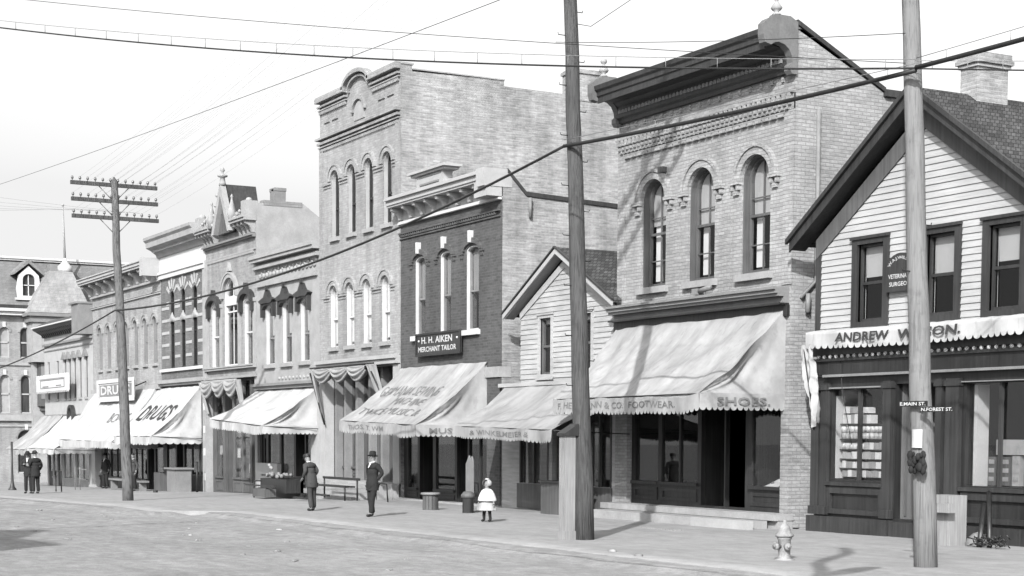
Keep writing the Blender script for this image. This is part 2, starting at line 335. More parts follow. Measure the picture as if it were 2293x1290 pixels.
def awning(R, x0, x1, xb0, xb1, zt, zb, proj, val=.32, sag=.14, mat=None, seed=0., scal=.17, right=True, left=True, sideval=True, texts=(), zsl=0., amp=.035, fold=.42, name='awning'):
    mat = mat or CANVAS
    def Sf(u, v, off=0.):
        xt = x0+(x1-x0)*u; xb = xb0+(xb1-xb0)*u; x = xt*(1-v)+xb*v
        w = 4*v*(1-v)
        bell = sag*(v**.8)*(1-v)*3.4
        rid = 1.35*amp*(fbm(u*7+v*2.4+seed, v*1.2+seed)*2+1.3*fbm(u*13-v*3.5+seed, v*.8))*(.35+.65*w)+.02*fbm(u*22+seed, v*3)*w
        rid -= .028*abs(math.sin(PI*u*4))**.5*(1-v*.4)*min(1, v*4)*.8
        fold_ = -.05*math.exp(-((v-fold-.03*math.sin(6*u+seed))*18)**2)
        zz = zt+(zb+zsl*u-zt)*v-bell+rid+fold_*.35-.035*v*abs(math.sin(PI*u*3))
        return Vector((x, -.03-proj*v, zz+off))
    mb = MB().grid(lambda u, v: Sf(u, v), 72, 26)
    sides = []
    for on, u, sg in ((left, 0, -1), (right, 1, 1)):
        if not on: continue
        xa = x1 if u else x0; xc = xb1 if u else xb0; zc = Sf(u, 1).z
        def side(v, t, u=u, sg=sg, xa=xa, xc=xc, zc=zc):
            a = Sf(u, v); b = Vector((xa+(xc-xa)*v, -.03-proj*v, zc+.0*v))
            q = a.lerp(b, t); w = math.sin(PI*min(1, t))*math.sin(PI*v)
            q.x += sg*(-.13*w+.05*w*math.sin(9*v+seed)+.03*w*fbm(v*8, t*2+seed)+.035*w*math.sin(13*v/(t+.18)+seed)); return q
        mb.grid(lambda v, t, f=side: f(v, t), 22, 14); sides.append((u, sg, side))
    o = mb.build(name, mat, R)
    vb = MB(); n_ = 6
    def strip(P, length, y_wave, axis):
        cnt = max(3, int(length/scal)); m = cnt*n_
        for i in range(m):
            pr = []
            for k in (i, i+1):
                s_ = k/m; t = ((k/n_) % 1)*2-1
                if k == i+1 and (k % n_) == 0: t = 1
                if k == i and (k % n_) == 0: t = -1
                d = val*.24*math.sqrt(max(0, 1-t*t*.96)); pr.append((P(s_, 0), P(s_, val-val*.24+d)))
            mid = [(a.lerp(b, .5)) for a, b in pr]
            vb.add([pr[0][0], pr[1][0], pr[1][1], pr[0][1]], [(0, 1, 2, 3)], True)
    def front(s_, d):
        q = Sf(s_, 1).copy(); q.z -= d; q.y -= .01+.035*math.sin(s_*31+seed*3)*d/val+.05*fbm(s_*6, seed)*d/val; return q
    strip(front, abs(xb1-xb0), 0, 'x')
    if sideval:
        for u, sg, side in sides:
            def sv(s_, d, side=side, sg=sg, u=u):
                q = side(1-s_, 1).copy(); q.z -= d-.0; q.x += sg*(.01+.03*math.sin(s_*17)*d/val); return q
            strip(sv, proj, 0, 'y')
    vb.build('valance', mat, o)
    fm = MB().tube([Sf(0, 1)+Vector((0, .03, -.02)), Sf(1, 1)+Vector((0, .03, -.02))], .018)
    for u in (0, 1):
        a = Sf(u, 1); fm.tube([a+Vector((0, .03, -.02)), (a.x, -.02, a.z-.1)], .014)
    fm.build('awning_frame', BLACK, o)
    for (where, txt, s0, wd, hgt, b0, ink, bold) in texts:
        if where == 'front':   # s0: start x, b0: v of the baseline
            L0 = abs(xb1-xb0)
            ln = math.hypot(zt-zb, proj)
            def f(a, b, s0=s0, b0=b0): return Sf((s0+a-x0)/(x1-x0), b0-b/ln)+Vector((0, -.008, .012))
        elif where == 'valance':
            def f(a, b, s0=s0, b0=b0): q = front((s0+a-xb0)/(xb1-xb0), b0-b); q.y -= .012; return q
        else:
            side = [s for s in sides if s[0] == 1][0][2]
            def f(a, b, s0=s0, b0=b0):
                s_ = 1-(s0+a)/proj; q = side(s_, 1).copy(); q.z -= b0-b; q.x += .05+.03*math.sin((1-s_)*17)*(b0-b)/val; return q
        lettering(o, txt, f, wd, hgt, ink, bold)
    return o
def cornice(R, x0, x1, steps, mat, name='cornice', ends=True):
    """steps: (z0, z1, projection)"""
    mb = MB()
    for i, (a, b, p) in enumerate(steps):
        e = p*.8 if ends else 0
        mb.box(x0-e, x1+e, -p, .05+.002*i, a, b)
    return mb.build(name, mat, R)
def brackets(R, xs, z0, z1, p, w, mat, par=None, name='bracket'):
    for x in xs:
        h = z1-z0; pr = [(0, z0), (-p*.3, z0), (-p*.38, z0+h*.3), (-p*.55, z0+h*.55), (-p*.95, z0+h*.75), (-p, z1), (0, z1)]
        MB().prof(pr, x-w/2, x+w/2).build(name, mat, par or R)
def dentils(R, x0, x1, z0, z1, p, n_, mat, fill=.5, name='dentil_course', skew=0.):
    mb = MB(); st = (x1-x0)/n_
    for i in range(n_): a = x0+st*i+st*(1-fill)/2; mb.box(a, a+st*fill, -p, .01, z0, z1)
    return mb.build(name, mat, R)
def shopfront(R, x0, x1, z0, zt, bays, mat=None, y=.12, sill=.75, label=None):
    """bays: list of (xa, xb, 'win'|'door'|'recess', nmull)"""
    mat = mat or DARKP; holes = []; mb = MB()
    for (a, b, k, nm) in bays:
        zs = z0+sill if k == 'win' else z0+.06
        holes.append([(a, zs), (b, zs), (b, zt-.1), (a, zt-.1)])
    mb.plate([(x0, z0), (x1, z0), (x1, zt), (x0, zt)], holes, y, y+.12)
    for (a, b, k, nm) in bays:
        if k == 'win':
            for i in range(nm): xm = a+(b-a)*(i+1)/(nm+1); mb.box(xm-.03, xm+.03, y+.01, y+.08, z0+sill, zt-.1)
            mb.box(a-.06, b+.06, y-.08, y, z0+sill-.07, z0+sill)
            mb.plate([(a, z0+.12), (b, z0+.12), (b, z0+sill-.14), (a, z0+sill-.14)], [[(a+.1, z0+.2), (b-.1, z0+.2), (b-.1, z0+sill-.22), (a+.1, z0+sill-.22)]], y-.03, y)
    mb.box(x0, x1, y-.05, y, zt-.05, zt+.0)
    o = mb.build('shopfront', mat, R)
    for (a, b, k, nm) in bays:
        if k == 'win':
            MB().box(a, b, y+.05, y+.056, z0+sill, zt-.1).build('shop_window', GLASS, R)
            MB().box(a+.02, b-.02, y+.14, y+.8, z0+sill-.12, z0+sill-.05).build('display_shelf', GREYP, R)
        elif k in ('door', 'recess'):
            yy = y+(.05 if k == 'door' else .9); zd = z0+.06; zz = zt-.1; h = min(zz-zd, 2.3)
            d = MB().plate([(a+.02, zd), (b-.02, zd), (b-.02, zd+h), (a+.02, zd+h)], [[(a+.16, zd+.95), (b-.16, zd+.95), (b-.16, zd+h-.16), (a+.16, zd+h-.16)]], yy, yy+.05)
            d.box(a+.16, b-.16, yy-.012, yy, zd+.2, zd+.75)
            if zz-zd-h > .15: d.box(a, b, yy, yy+.06, zd+h, zd+h+.08)
            dd = d.build('door', TRIM, R); MB().box(a+.16, b-.16, yy+.02, yy+.026, zd+.95, zd+h-.16).build('pane', GLASS, dd)
            MB().ball((b-.1, yy-.04, zd+1.0), .03).build('handle', STONE, dd)
            if k == 'recess':
                MB().box(a-.05, a, y+.13, yy, z0, zt).box(b, b+.05, y+.13, yy, z0, zt).box(a, b, y+.13, yy+.3, zt-.1, zt-.02).build('entry_wall', mat, R)
def swag(R, x0, x1, zt, drop, y, n_, mat, name='folded_awning'):
    def f(u, v):
        s_ = abs(math.sin(PI*u*n_)); d = drop*(.35+.65*s_)*v
        return Vector((x0+(x1-x0)*u, y-.16*math.sin(PI*v)*(.5+.5*s_)-.035*math.sin(v*22)*(.3+s_), zt-d))
    def f2(u, v):
        q = f(u, 1); return Vector((q.x, q.y+v*.18, q.z+v*.12))
    mb = MB().grid(f, n_*14, 20).grid(f2, n_*14, 3)
    return mb.build(name, mat, R)
def side_plate(R, x0, x1, pts, mat, name='side_wall'):
    return MB().plate(pts, (), x0, x1, axis='x').build(name, mat, R)
def arch_set(R, lst, t, y, mat, y1=.01, name='window_arch', n_=14):
    for (x0, x1, zs, rise) in lst:
        mb = MB(); ring_arch(mb, x0-.02, x1+.02, zs, rise, t, y, y1, n_=n_)
        ring_arch(mb, x0-.02+(-t-.004), x1+.02+t+.004, zs, rise+t+.004, t*.45, y-.035, y1, n_=n_); mb.build(name, mat, R)
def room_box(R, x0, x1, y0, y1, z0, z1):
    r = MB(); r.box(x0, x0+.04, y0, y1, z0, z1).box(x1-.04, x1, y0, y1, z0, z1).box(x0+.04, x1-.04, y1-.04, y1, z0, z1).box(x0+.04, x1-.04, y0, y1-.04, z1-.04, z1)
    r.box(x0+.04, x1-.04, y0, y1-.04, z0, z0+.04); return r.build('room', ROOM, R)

# ============================================================ grocery house on the right (dark trimmed gable)
R = thing('gabled_shop', 'pale clapboard gabled shop with wide dark eaves and dark panelled grocery front', 'shop building', (17.5, 5, .1))
ax, az, sl = 17.22, 8.22, .69
def gz(x, top=az): return top-sl*abs(x-ax)
wins = [(15.33, 16.1), (17.31, 18.07), (18.94, 19.71)]
x0, x1 = 14.05, 20.4
MB().plate([(x0, 3.3), (x1, 3.3), (x1, gz(x1)), (ax, az), (x0, gz(x0))], [[(a, 4.36), (b, 4.36), (b, 5.9), (a, 5.9)] for a, b in wins], 0, .16).build('front_wall', CLAP, R)
mb = MB(); z = 3.9; ex = .128
while z < az-.1:
    zt = z+ex; segs = [(max(x0, ax-(az-zt)/sl), min(x1, ax+(az-zt)/sl))]
    if segs[0][1]-segs[0][0] < .2: break
    if z+ex > 4.22 and z < 6.05:
        s2 = []; c = segs[0][0]
        for a, b in wins: s2.append((c, a-.16)); c = b+.16
        s2.append((c, segs[0][1])); segs = s2
    for a, b in segs:
        if b-a > .02: mb.add([(a, -.002, zt+.01), (b, -.002, zt+.01), (b, -.024-random.uniform(0, .004), z-random.uniform(0, .004)), (a, -.024-random.uniform(0, .004), z-random.uniform(0, .004)), (a, 0, z), (b, 0, z)], [(0, 3, 2, 1), (3, 4, 5, 2), (0, 4, 3), (1, 2, 5)])
    z += ex
mb.build('clapboards', CLAP, R)
for i, (a, b) in enumerate(wins):
    w = window(R, a, b, 4.36, 5.9, 0, .09, TRIM, .5, (.42, .5, .42)[i]*1.0, SHADE, fr=.05, jamb=False)
    MB().plate([(a-.16, 4.22), (b+.16, 4.22), (b+.16, 6.05), (a-.16, 6.05)], [[(a, 4.36), (b, 4.36), (b, 5.9), (a, 5.9)]], -.06, .05).box(a-.19, b+.19, -.1, -.06, 6.0, 6.06).build('casing', TRIM, w)
    MB().box(a+.003, a+.05, .1, .155, 4.4, 5.86).build('stop_bead', CREAM, w)
MB().box(x0-.02, x0+.13, -.045, .16, 3.9, 6.0).box(x1-.13, x1+.02, -.045, .16, 3.9, 6.0).build('corner_board', TRIM, R)
ro = [(13.6, 6.13), (ax, 8.66), (20.84, 6.13), (20.84, 6.03), (ax, 8.56), (13.6, 6.03)]
MB().plate(ro, (), -.38, 10.2).build('roof', SHING, R)
rb = MB().plate([(13.6, 6.10), (ax, 8.62), (20.84, 6.10), (20.84, 5.90), (ax, 8.42), (13.6, 5.90)], (), -.42, -.382)
rb.plate([(13.55, 6.16), (ax, 8.72), (20.89, 6.16), (20.89, 6.06), (ax, 8.62), (13.55, 6.06)], (), -.49, -.421); rb.build('rake_board', TRIM, R)
MB().plate([(13.62, 6.0), (ax, 8.5), (20.82, 6.0), (20.82, 5.94), (ax, 8.44), (13.62, 5.94)], (), -.38, -.001).build('soffit', DARKP, R)
MB().plate([(14.03, 6.12), (ax, 8.32), (20.42, 6.12), (20.42, 5.72), (ax, 7.92), (14.03, 5.72)], (), -.055, -.004).build('frieze_board', MIDP, R)
MB().box(x0, x0+.15, .16, 10, .1, 6.0).box(x1-.15, x1, .16, 10, .1, 6.0).box(x0+.15, x1-.15, 9.85, 10, .1, 6.0).build('side_wall', CLAP, R)
room_box(R, x0+.2, x1-.2, .3, 4.6, 3.2, 5.95)
c = MB().box(17.02, 17.47, 1.0, 1.8, 8.2, 9.15); c.box(16.98, 17.51, .96, 1.84, 9.15, 9.22).box(16.94, 17.55, .92, 1.88, 9.222, 9.3).box(16.97, 17.52, .95, 1.85, 9.302, 9.42)
c.build('chimney', SIDEB, R)
# shop front
zt = 3.16; bays = [(14.56, 16.16), (18.39, 20.2)]
holes = [[(14.56, 1.18), (16.16, 1.18), (16.16, 3.02), (14.56, 3.02)], [(16.48, .45), (17.64, .45), (17.64, 3.1), (16.48, 3.1)], [(18.39, 1.16), (20.12, 1.16), (20.12, 3.06), (18.39, 3.06)]]
MB().plate([(14.02, .1), (20.4, .1), (20.4, 3.3), (14.02, 3.3)], holes, .02, .18).build('shopfront', DARKP, R)
m = MB()
for a, b, mm in ((14.0, 14.24, 0), (14.3, 14.5, 0), (16.2, 16.44, 0), (17.68, 17.84, 0), (17.95, 18.3, 0)):
    m.box(a, b, -.08, .018, .45, 3.16); m.box(a-.03, b+.03, -.11, .016, .45, .62).box(a-.03, b+.03, -.11, .014, 3.02, 3.12)
m.build('pilaster', TRIM, R)
m = MB().box(13.98, 16.46, -.16, .01, .06, .42).box(18.2, 20.42, -.16, .01, .06, .42).box(16.46, 18.2, -.12, .5, .06, .40); m.build('plinth', TRIM, R)
m = MB()
for a, b in ((14.5, 16.18), (18.36, 20.35)):
    m.box(a-.02, b+.02, -.1, .012, 1.06, 1.13)
    m.plate([(a, .48), (b, .48), (b, 1.04), (a, 1.04)], [[(a+.1, .58), (b-.1, .58), (b-.1, .9), (a+.1, .9)]], -.05, .015)
m.build('window_panel', TRIM, R)
MB().box(14.4, 20.4, -.13, .01, 3.28, 3.33).box(14.5, 16.16, -.06, .012, 3.04, 3.07).box(18.3, 20.2, -.06, .012, 3.08, 3.1).build('light_moulding', GREYP, R)
MB().box(14.0, 20.41, -.10, .012, 3.332, 3.6).box(14.0, 20.41, -.16, .008, 3.602, 3.66).box(14.0, 20.41, -.14, .009, 3.72, 3.92).build('shop_cornice', DARKP, R)
m = MB()
for i in range(36): m.ball((14.3+i*.185, -.15, 3.69), .042, n_=8)
m.build('bead_moulding', CREAM, R)
m = MB(); 
for xm in (15.38,): m.box(xm-.035, xm+.035, .03, .1, 1.18, 3.02)
for xm in (19.24, 20.05): m.box(xm-.03, xm+.03, .03, .1, 1.16, 3.06)
m.build('mullion', TRIM, R)
MB().box(14.56, 16.16, .1, .106, 1.18, 3.02).build('shop_window', GLASS, R); MB().box(18.39, 20.12, .1, .106, 1.16, 3.06).build('shop_window', GLASS, R)
d = MB().plate([(16.72, .47), (17.5, .47), (17.5, 2.9), (16.72, 2.9)], [[(16.85, 1.4), (17.37, 1.4), (17.37, 2.75), (16.85, 2.75)]], .95, 1.0).build('door', TRIM, R); MB().box(16.85, 17.37, .97, .976, 1.4, 2.75).build('pane', GLASS, d); MB().ball((17.42, .9, 1.45), .035).build('handle', STONE, d)
m = MB(); m.add([(16.48, .18, .42), (16.72, .97, .42), (16.72, .97, 3.1), (16.48, .18, 3.1)], [(0, 1, 2, 3)]); m.add([(17.64, .18, .42), (17.5, .97, .42), (17.5, .97, 3.1), (17.64, .18, 3.1)], [(0, 1, 2, 3)]); m.box(16.48, 17.64, .18, 1.0, 3.1, 3.16)
for k in range(4): xx = 16.5+.06*k; yy = .25+.2*k; m.box(xx, xx+.03, yy, yy+.06, .5, 3.05)
m.build('entry_wall', MIDP, R)
room_box(R, 14.1, 16.46, .19, 1.3, 1.0, 3.2); room_box(R, 17.7, 20.35, .19, 3.0, 1.0, 3.2)
MB().box(18.42, 18.5, .2, .5, 1.08, 3.04).box(14.52, 14.575, .12, .34, 1.2, 2.9).build('white_partition', WHITE, R)
# rolled awning with the grocer's name
def roll(u, v):
    x = 14.15+6.85*u; sg = -.05*math.sin(PI*min(1, u*1.2))
    if v < .35: return Vector((x, -.02-.36*v/.35, 4.26-.05*v/.35+sg*.3+.015*fbm(u*30, v*4)))
    t = (v-.35)/.65; return Vector((x, -.38-.03*math.sin(u*40)*t, 4.21-.26*t+sg+.01*fbm(u*25, 3)))
aw = MB().grid(roll, 120, 8).build('rolled_awning', CANVASW, R)
vb = MB()
for i in range(40*6):
    pr = []
    for k in (i, i+1):
        u = k/240; t = ((k/6) % 1)*2-1
        if k % 6 == 0: t = 1 if k == i+1 else -1
        q = roll(u, 1); pr.append((q, Vector((q.x, q.y-.0, q.z-.01-.075*math.sqrt(max(0, 1-t*t))))))
    vb.add([pr[0][0], pr[1][0], pr[1][1], pr[0][1]], [(0, 1, 2, 3)])
vb.build('valance', CANVASW, aw)
def fr_(a, b):
    u = (15.12+a-14.15)/6.85; q = roll(u, 1); return Vector((q.x, -.425, q.z+.045+b))
lettering(aw, 'ANDREW', fr_, 1.62, .18, INKD, .03, shear=.1)
def fr2(a, b): return fr_(a+1.86, b)
lettering(aw, 'WILSON.', fr2, 1.68, .18, INKD, .03, shear=.1)
def drape(u, v):
    w = .36*(1-.3*v)+.03*fbm(v*5, 2); return Vector((14.05+.03*v+w*(u-.1)-.02*math.sin(v*7), -.38+.28*v-.1*math.sin(u*9+v*5)*(.4+v*.4)+.05*fbm(u*5, v*9), 3.95-1.75*v*(1-.12*u)+.03*math.sin(v*30)))
MB().grid(drape, 16, 40).build('awning_curtain', CANVASW, aw)
MB().tube([(14.1, -.4, 3.95), (14.12, -.05, 2.1)], .015).tube([(14.9, -.1, 3.9), (15.0, -.1, 3.0), (15.35, -.12, 1.9)], .008).build('awning_rod', BLACK, aw)

# vet's sign
t = thing('arched_sign', 'small dark arched veterinary sign between two upper windows of the gabled shop', 'sign', (16.68, -.1, 5.2))
sp = arch(16.3, 17.1, 4.88, 5.62, .3)
MB().plate(sp, (), -.14, -.08).build('board', TRIM, t); ring_arch(MB(), 0, 1, 0, 1, 0, 0, 0)
def arcf(a, b):
    th = PI*(1-a/1.0); r = .235+b; return Vector((16.7+r*1.22*math.cos(th*.74+.41), -.145, 5.27+r*.9*math.sin(th*.74+.41)))
lettering(t, 'W.A.J.WILSON', arcf, 1.0, .085, WHITE, .01)
lettering(t, 'VETERINARY', lambda a, b: Vector((16.37+a, -.145, 5.13+b)), .66, .085, WHITE, .012)
lettering(t, 'SURGEON', lambda a, b: Vector((16.40+a, -.145, 4.98+b)), .6, .085, WHITE, .012)

# goods in the grocery window
cans = []; me_can = None
def goods(kind, label, group, x, y, z, mat, mk):
    o = mk(); return o
lev = [(1.24, 1.0), (1.44, 1.0), (1.63, 1.0), (1.81, 1.0), (2.03, 1.0), (2.33, 1.0), (2.5, .6)]
sh = MB()
for z in (1.4, 1.59, 1.785, 2.0, 2.31): sh.box(14.6, 16.14, .2, .62, z, z+.02)
sh.build('goods_shelf', DARKP, R)
can0 = thing('tin_can', 'small pale labelled tin can stacked on the shelves of the grocery window', 'tin can', (14.8, .38, 2.02), 'tin cans stacked in the grocery window')
MB().lathe((14.8, .38, 2.02), [(.058, .012), (.058, .118)], 10).build('label_wrap', TINW, can0); MB().lathe((14.8, .38, 2.02), [(.056, 0), (.056, .012)], 10).lathe((14.8, .38, 2.02), [(.056, .118), (.05, .13)], 10).build('rim', STONE, can0)
def dupe(o, loc, label=None, rz=None):
    c = o.copy(); COL.objects.link(c); c.location = loc
    if rz is not None: c.rotation_euler.z = rz
    if label: c['label'] = label
    for ch in o.children:
        d = ch.copy(); COL.objects.link(d); d.parent = c
        for g_ in ch.children: e = g_.copy(); COL.objects.link(e); e.parent = d
    return c
first = True; box0 = None
for zz in (2.02, 2.15, 1.805):
    for k in range(12):
        xx = 14.68+k*.122
        if zz == 1.805 and xx > 15.3: continue
        if first: can0.location = (xx, .26, zz); first = False
        else: dupe(can0, (xx+random.uniform(-.01, .01), .26+random.uniform(-.02, .02), zz))
bg = 'cartons stacked in the grocery window'
for row, (zz, hh) in enumerate(((1.24, .14), (1.42, .15), (1.61, .15), (1.805, .16), (2.33, .2), (2.54, .14))):
    x = 14.68
    while x < 16.0:
        w = random.choice((.12, .16, .2, .09))
        if row == 3 and x < 15.3: x = 15.34; continue
        if row >= 4 and x > 15.45: break
        h2 = hh*random.uniform(.85, 1); m = random.choice((TINW, TING, TINW, CREAM))
        b = MB().box(-w/2, w/2, -.09, .09, 0, h2).build('carton', m, None, origin=(0, 0, 0)); b.location = (x+w/2, .30, zz)
        tag(b, {id(TING): 'grey', id(TINW): 'white', id(CREAM): 'cream'}[id(m)]+' carton in the shelves of the grocery window', 'carton', bg+' '+{id(TING): 'grey', id(TINW): 'white', id(CREAM): 'cream'}[id(m)])
        x += w+random.uniform(.005, .03)
b = MB().box(15.85, 16.12, .3, .34, 2.33, 2.75).build('hanging_card', TING); tag(b, 'grey card hanging at the top right inside the grocery window', 'card')
# right window goods
for (xa, xb, za, zb_, mt, txt, lab) in ((18.55, 18.74, 1.17, 1.70, MIDP, 'SALE', 'narrow dark lettered carton at the left of the right hand shop window'), (18.8, 19.1, 1.17, 1.70, MIDP, 'SYRUP', 'dark printed carton left of the glazing bar in the right hand shop window'), (18.75, 20.1, 1.74, 2.02, GREYC, '', 'long pale bundle lying on cartons in the right hand shop window'), (19.16, 19.34, 1.17, 1.72, GREYC, '', 'pale upright box right of the printed carton in the right hand shop window'), (19.45, 19.75, 1.17, 1.6, TING, '', 'grey carton near the right edge of the right hand shop window'), (19.8, 20.05, 1.17, 1.72, MIDP, '', 'dark carton at the right edge of the right hand shop window')):
    b = MB().box(xa, xb, .45, .8, za, zb_).build('shop_carton' if za < 1.5 else 'cloth_bundle', mt, None, origin=((xa+xb)/2, .6, za)); tag(b, lab, 'carton' if za < 1.5 else 'bundle')
    if za < 1.5:
        for zz in range(3): MB().box(xa+.03, xb-.03, .44, .449, za+.08+zz*.16, za+.16+zz*.16).build('label_band', GREYC if zz % 2 else TING, b)
b = MB().box(20.02, 20.35, .3, .31, 2.48, 2.76).build('window_card', WHITE, None, origin=(20.2, .3, 2.6)); tag(b, 'white card with a letter hanging in the top of the right hand shop window', 'card')
lettering(b, 'C', lambda a, c: Vector((20.1+a, .295, 2.54+c)), .14, .16, INKD, .01)

# ============================================================ shoe shop (pale brick, three tall round windows)
R = thing('brick_building', 'pale brick shoe shop with three arched windows and huge dark cornice with ball finials', 'shop building', (9.7, 5, .1))
W2 = [(7.36, 8.38), (9.34, 10.36), (11.38, 12.4)]
MB().plate([(6.27, 4.9), (13.2, 4.9), (13.2, 10.62), (6.27, 10.62)], [arch(a, b, 5.63, 8.2, .51) for a, b in W2], 0, .3).build('front_wall', PALE2, R)
MB().plate([(.302, .0), (.302, 10.62), (.006, 10.622), (.006, 10.7), (2.43, 9.53), (14, 9.4), (14, 0)], (), 12.9, 13.203, axis='x').build('side_wall', PALE2, R)
MB().plate([(.302, .0), (.302, 10.62), (.006, 10.622), (.006, 10.7), (2.43, 9.53), (14, 9.4), (14, 0)], (), 6.27, 6.55, axis='x').build('side_wall', SIDEB, R)
MB().box(6.55, 12.9, .3, 14, 9.0, 9.2).box(6.55, 12.9, 13.7, 14, 0, 9).build('roof', SLATE, R)
cp = MB().add([(12.84, .0, 10.7), (13.26, .0, 10.7), (13.26, 2.43, 9.54), (12.84, 2.43, 9.54), (12.84, .0, 10.8), (13.26, .0, 10.8), (13.26, 2.43, 9.64), (12.84, 2.43, 9.64)], [(0, 3, 2, 1), (4, 5, 6, 7), (0, 1, 5, 4), (1, 2, 6, 5), (2, 3, 7, 6), (3, 0, 4, 7)])
cp.box(12.8, 13.3, 2.4, 14, 9.45, 9.6); cp.build('coping', TRIM, R)
room_box(R, 6.6, 12.88, .31, 4.6, 4.8, 8.95)
for i, (a, b) in enumerate(W2):
    window(R, a, b, 5.63, 8.2, .51, .22, MIDP, .5, .5 if i else .42, SHADE, mx=1, mz=1, fr=.075, jamb=True)
    MB().plate([(a+.12, 5.8), (a+.42, 5.8), (a+.36, 7.0), (a+.5, 7.9), (a+.12, 7.7)], (), .33, .34).build('curtain', SHADEW, R)
arch_set(R, [(a, b, 7.69, .51) for a, b in W2], .16, -.07, PALE2)
for a, b in W2:
    for (p, q) in ((a-.36, a-.02), (b+.02, b+.36)):
        MB().box(p, q, -.12, .008, 7.62, 7.70).box(p+.03, p+.11, -.09, .006, 7.5, 7.61).box(q-.11, q-.03, -.09, .006, 7.5, 7.61).box(p+.08, q-.08, -.06, .004, 7.4, 7.49).build('impost', PALE2, R)
sills(R, [(a, b, 5.63) for a, b in W2], STONE, .15, .12, .12)
MB().box(6.27, 6.6, -.03, .005, 5.3, 9.3).box(12.87, 13.2, -.03, .005, 5.3, 9.3).box(8.75, 9.0, -.03, .005, 5.3, 7.2).box(10.75, 11.0, -.03, .005, 5.3, 7.2).build('brick_strip', PALE2, R)
MB().box(6.25, 13.21, -.11, .006, 9.3, 9.36).box(6.27, 13.2, -.04, .004, 8.97, 9.3).build('corbel_band', PALE2, R)
dentils(R, 6.3, 13.18, 9.17, 9.3, .12, 40, PALE2, .55); dentils(R, 6.3, 13.18, 9.06, 9.13, .09, 40, PALE2, .5); dentils(R, 6.4, 13.08, 8.98, 9.02, .08, 40, PALE2, .6)
dentils(R, 6.6, 12.9, 8.84, 8.9, .07, 24, PALE2, .75); MB().box(6.6, 12.9, -.05, .003, 8.905, 8.95).build('brick_band', PALE2, R)
dentils(R, 6.5, 13.0, 9.58, 9.68, .05, 17, PALE2, .18)
c_ = MB().prof([(0, 9.72), (-.1, 9.72), (-.12, 9.8), (-.2, 9.84), (-.2, 9.93), (-.16, 9.94), (-.16, 10.1), (-.26, 10.2), (-.4, 10.24), (-.66, 10.24), (-.68, 10.16), (-.72, 10.16), (-.72, 10.3), (-.76, 10.32), (-.76, 10.42), (-.82, 10.46), (-.84, 10.56), (0, 10.6)], 6.4, 13.05)
co = c_.build('cornice', TRIM, R)
m = MB()
for i in range(44): m.plate(arch(6.55+i*.147, 6.55+i*.147+.12, 9.93, 10.02, .05, 6), (), -.22, -.19)
m.build('cresting', GREYP, co)
pr = [(0, 9.66), (-.14, 9.66), (-.2, 9.74), (-.2, 9.84), (-.13, 9.9), (-.15, 10.02), (-.22, 10.15), (-.34, 10.24), (-.5, 10.28), (-.6, 10.26), (-.7, 10.2), (-.86, 10.24), (-.9, 10.4), (-.9, 10.62), (-.8, 10.72), (-.62, 10.8), (-.6, 10.84), (-.2, 10.84), (0, 10.74)]
for (a, b) in ((6.22, 6.42), (13.06, 13.26)): MB().prof(pr, a, b).build('end_bracket', M('cornice_end_paint', .17, .7, 'plain', .2, 2, .1), co)
for xx in (6.32, 13.16): MB().lathe((xx, -.5, 10.84), [(.11, 0), (.08, .04), (.04, .07), (.1, .11), (.125, .15), (.095, .2), (.04, .27), (.03, .3), (.07, .33), (.085, .37), (.07, .42), (.015, .45)], 14).build('finial', STONE, co)
cornice(R, 6.3, 13.1, [(4.9, 5.04, .14), (5.042, 5.1, .3), (5.102, 5.18, .36), (5.182, 5.24, .42)], GREYP, 'shop_cornice', False)
MB().box(6.28, 13.15, -.3, .0, 4.86, 4.898).box(6.27, 13.18, -.12, .004, 4.62, 4.858).build('cornice_soffit', DARKP, R)
# ground floor
MB().box(12.93, 13.2, -.04, .3, .1, 4.9).box(6.27, 6.82, -.04, .3, .1, 4.9).build('brick_pier', PALE2, R)
MB().box(6.2, 13.24, -.42, .098, .26, .4).box(6.2, 13.22, -.3, .096, -.1, .258).build('door_sill', CONC, R)
shopfront(R, 6.82, 12.93, .4, 4.6, [(6.95, 8.0, 'win', 0), (8.15, 9.65, 'win', 1), (9.8, 10.7, 'recess', 0), (10.75, 11.5, 'recess', 0), (11.74, 12.85, 'win', 0)], DARKP, .1, .56)
room_box(R, 6.6, 12.9, .4, 4.5, .38, 4.75)
sg = MB().box(6.6, 13.0, -.95, -.42, .04, .25);sg = sg.build('stone_step', CONC); t2_ = MB().box(11.15, 13.22, -1.12, -.952, .02, .27).build('stone_block', CREAM, None, origin=(12, -1, .05)); tag(t2_, 'bright white stone block at the right end of the shoe shop step', 'block'); tag(sg, 'long pale stone step in front of the shoe shop', 'step')
def ped(x, y, z, s=1.): return MB().ball((x, y, z), .09*s, (1.6, .7, .8), 8).ball((x+.09*s, y, z+.06*s), .06*s, (.8, .8, 1.2), 8)
for i, (x, y) in enumerate(((8.5, .55), (8.8, .7), (9.3, .5), (11.9, .5), (12.1, .65), (12.35, .5), (12.6, .6))):
    b = ped(x, y, .93).build('shoe', random.choice((SUIT, GREYP)), None, origin=(x, y, .9)); tag(b, 'shoe set out in the shoe shop window display', 'shoe', 'shoes in the shoe shop windows')
b = MB().grid(lambda u, v: Vector((11.8+1.0*u, .3+.4*v, .93+.09*math.sin(u*9)*v+.1*v)), 20, 8).build('display_cloth', WHITEC, None, origin=(12.3, .5, .92)); tag(b, 'white cloth spread in the right hand shoe shop window', 'cloth')
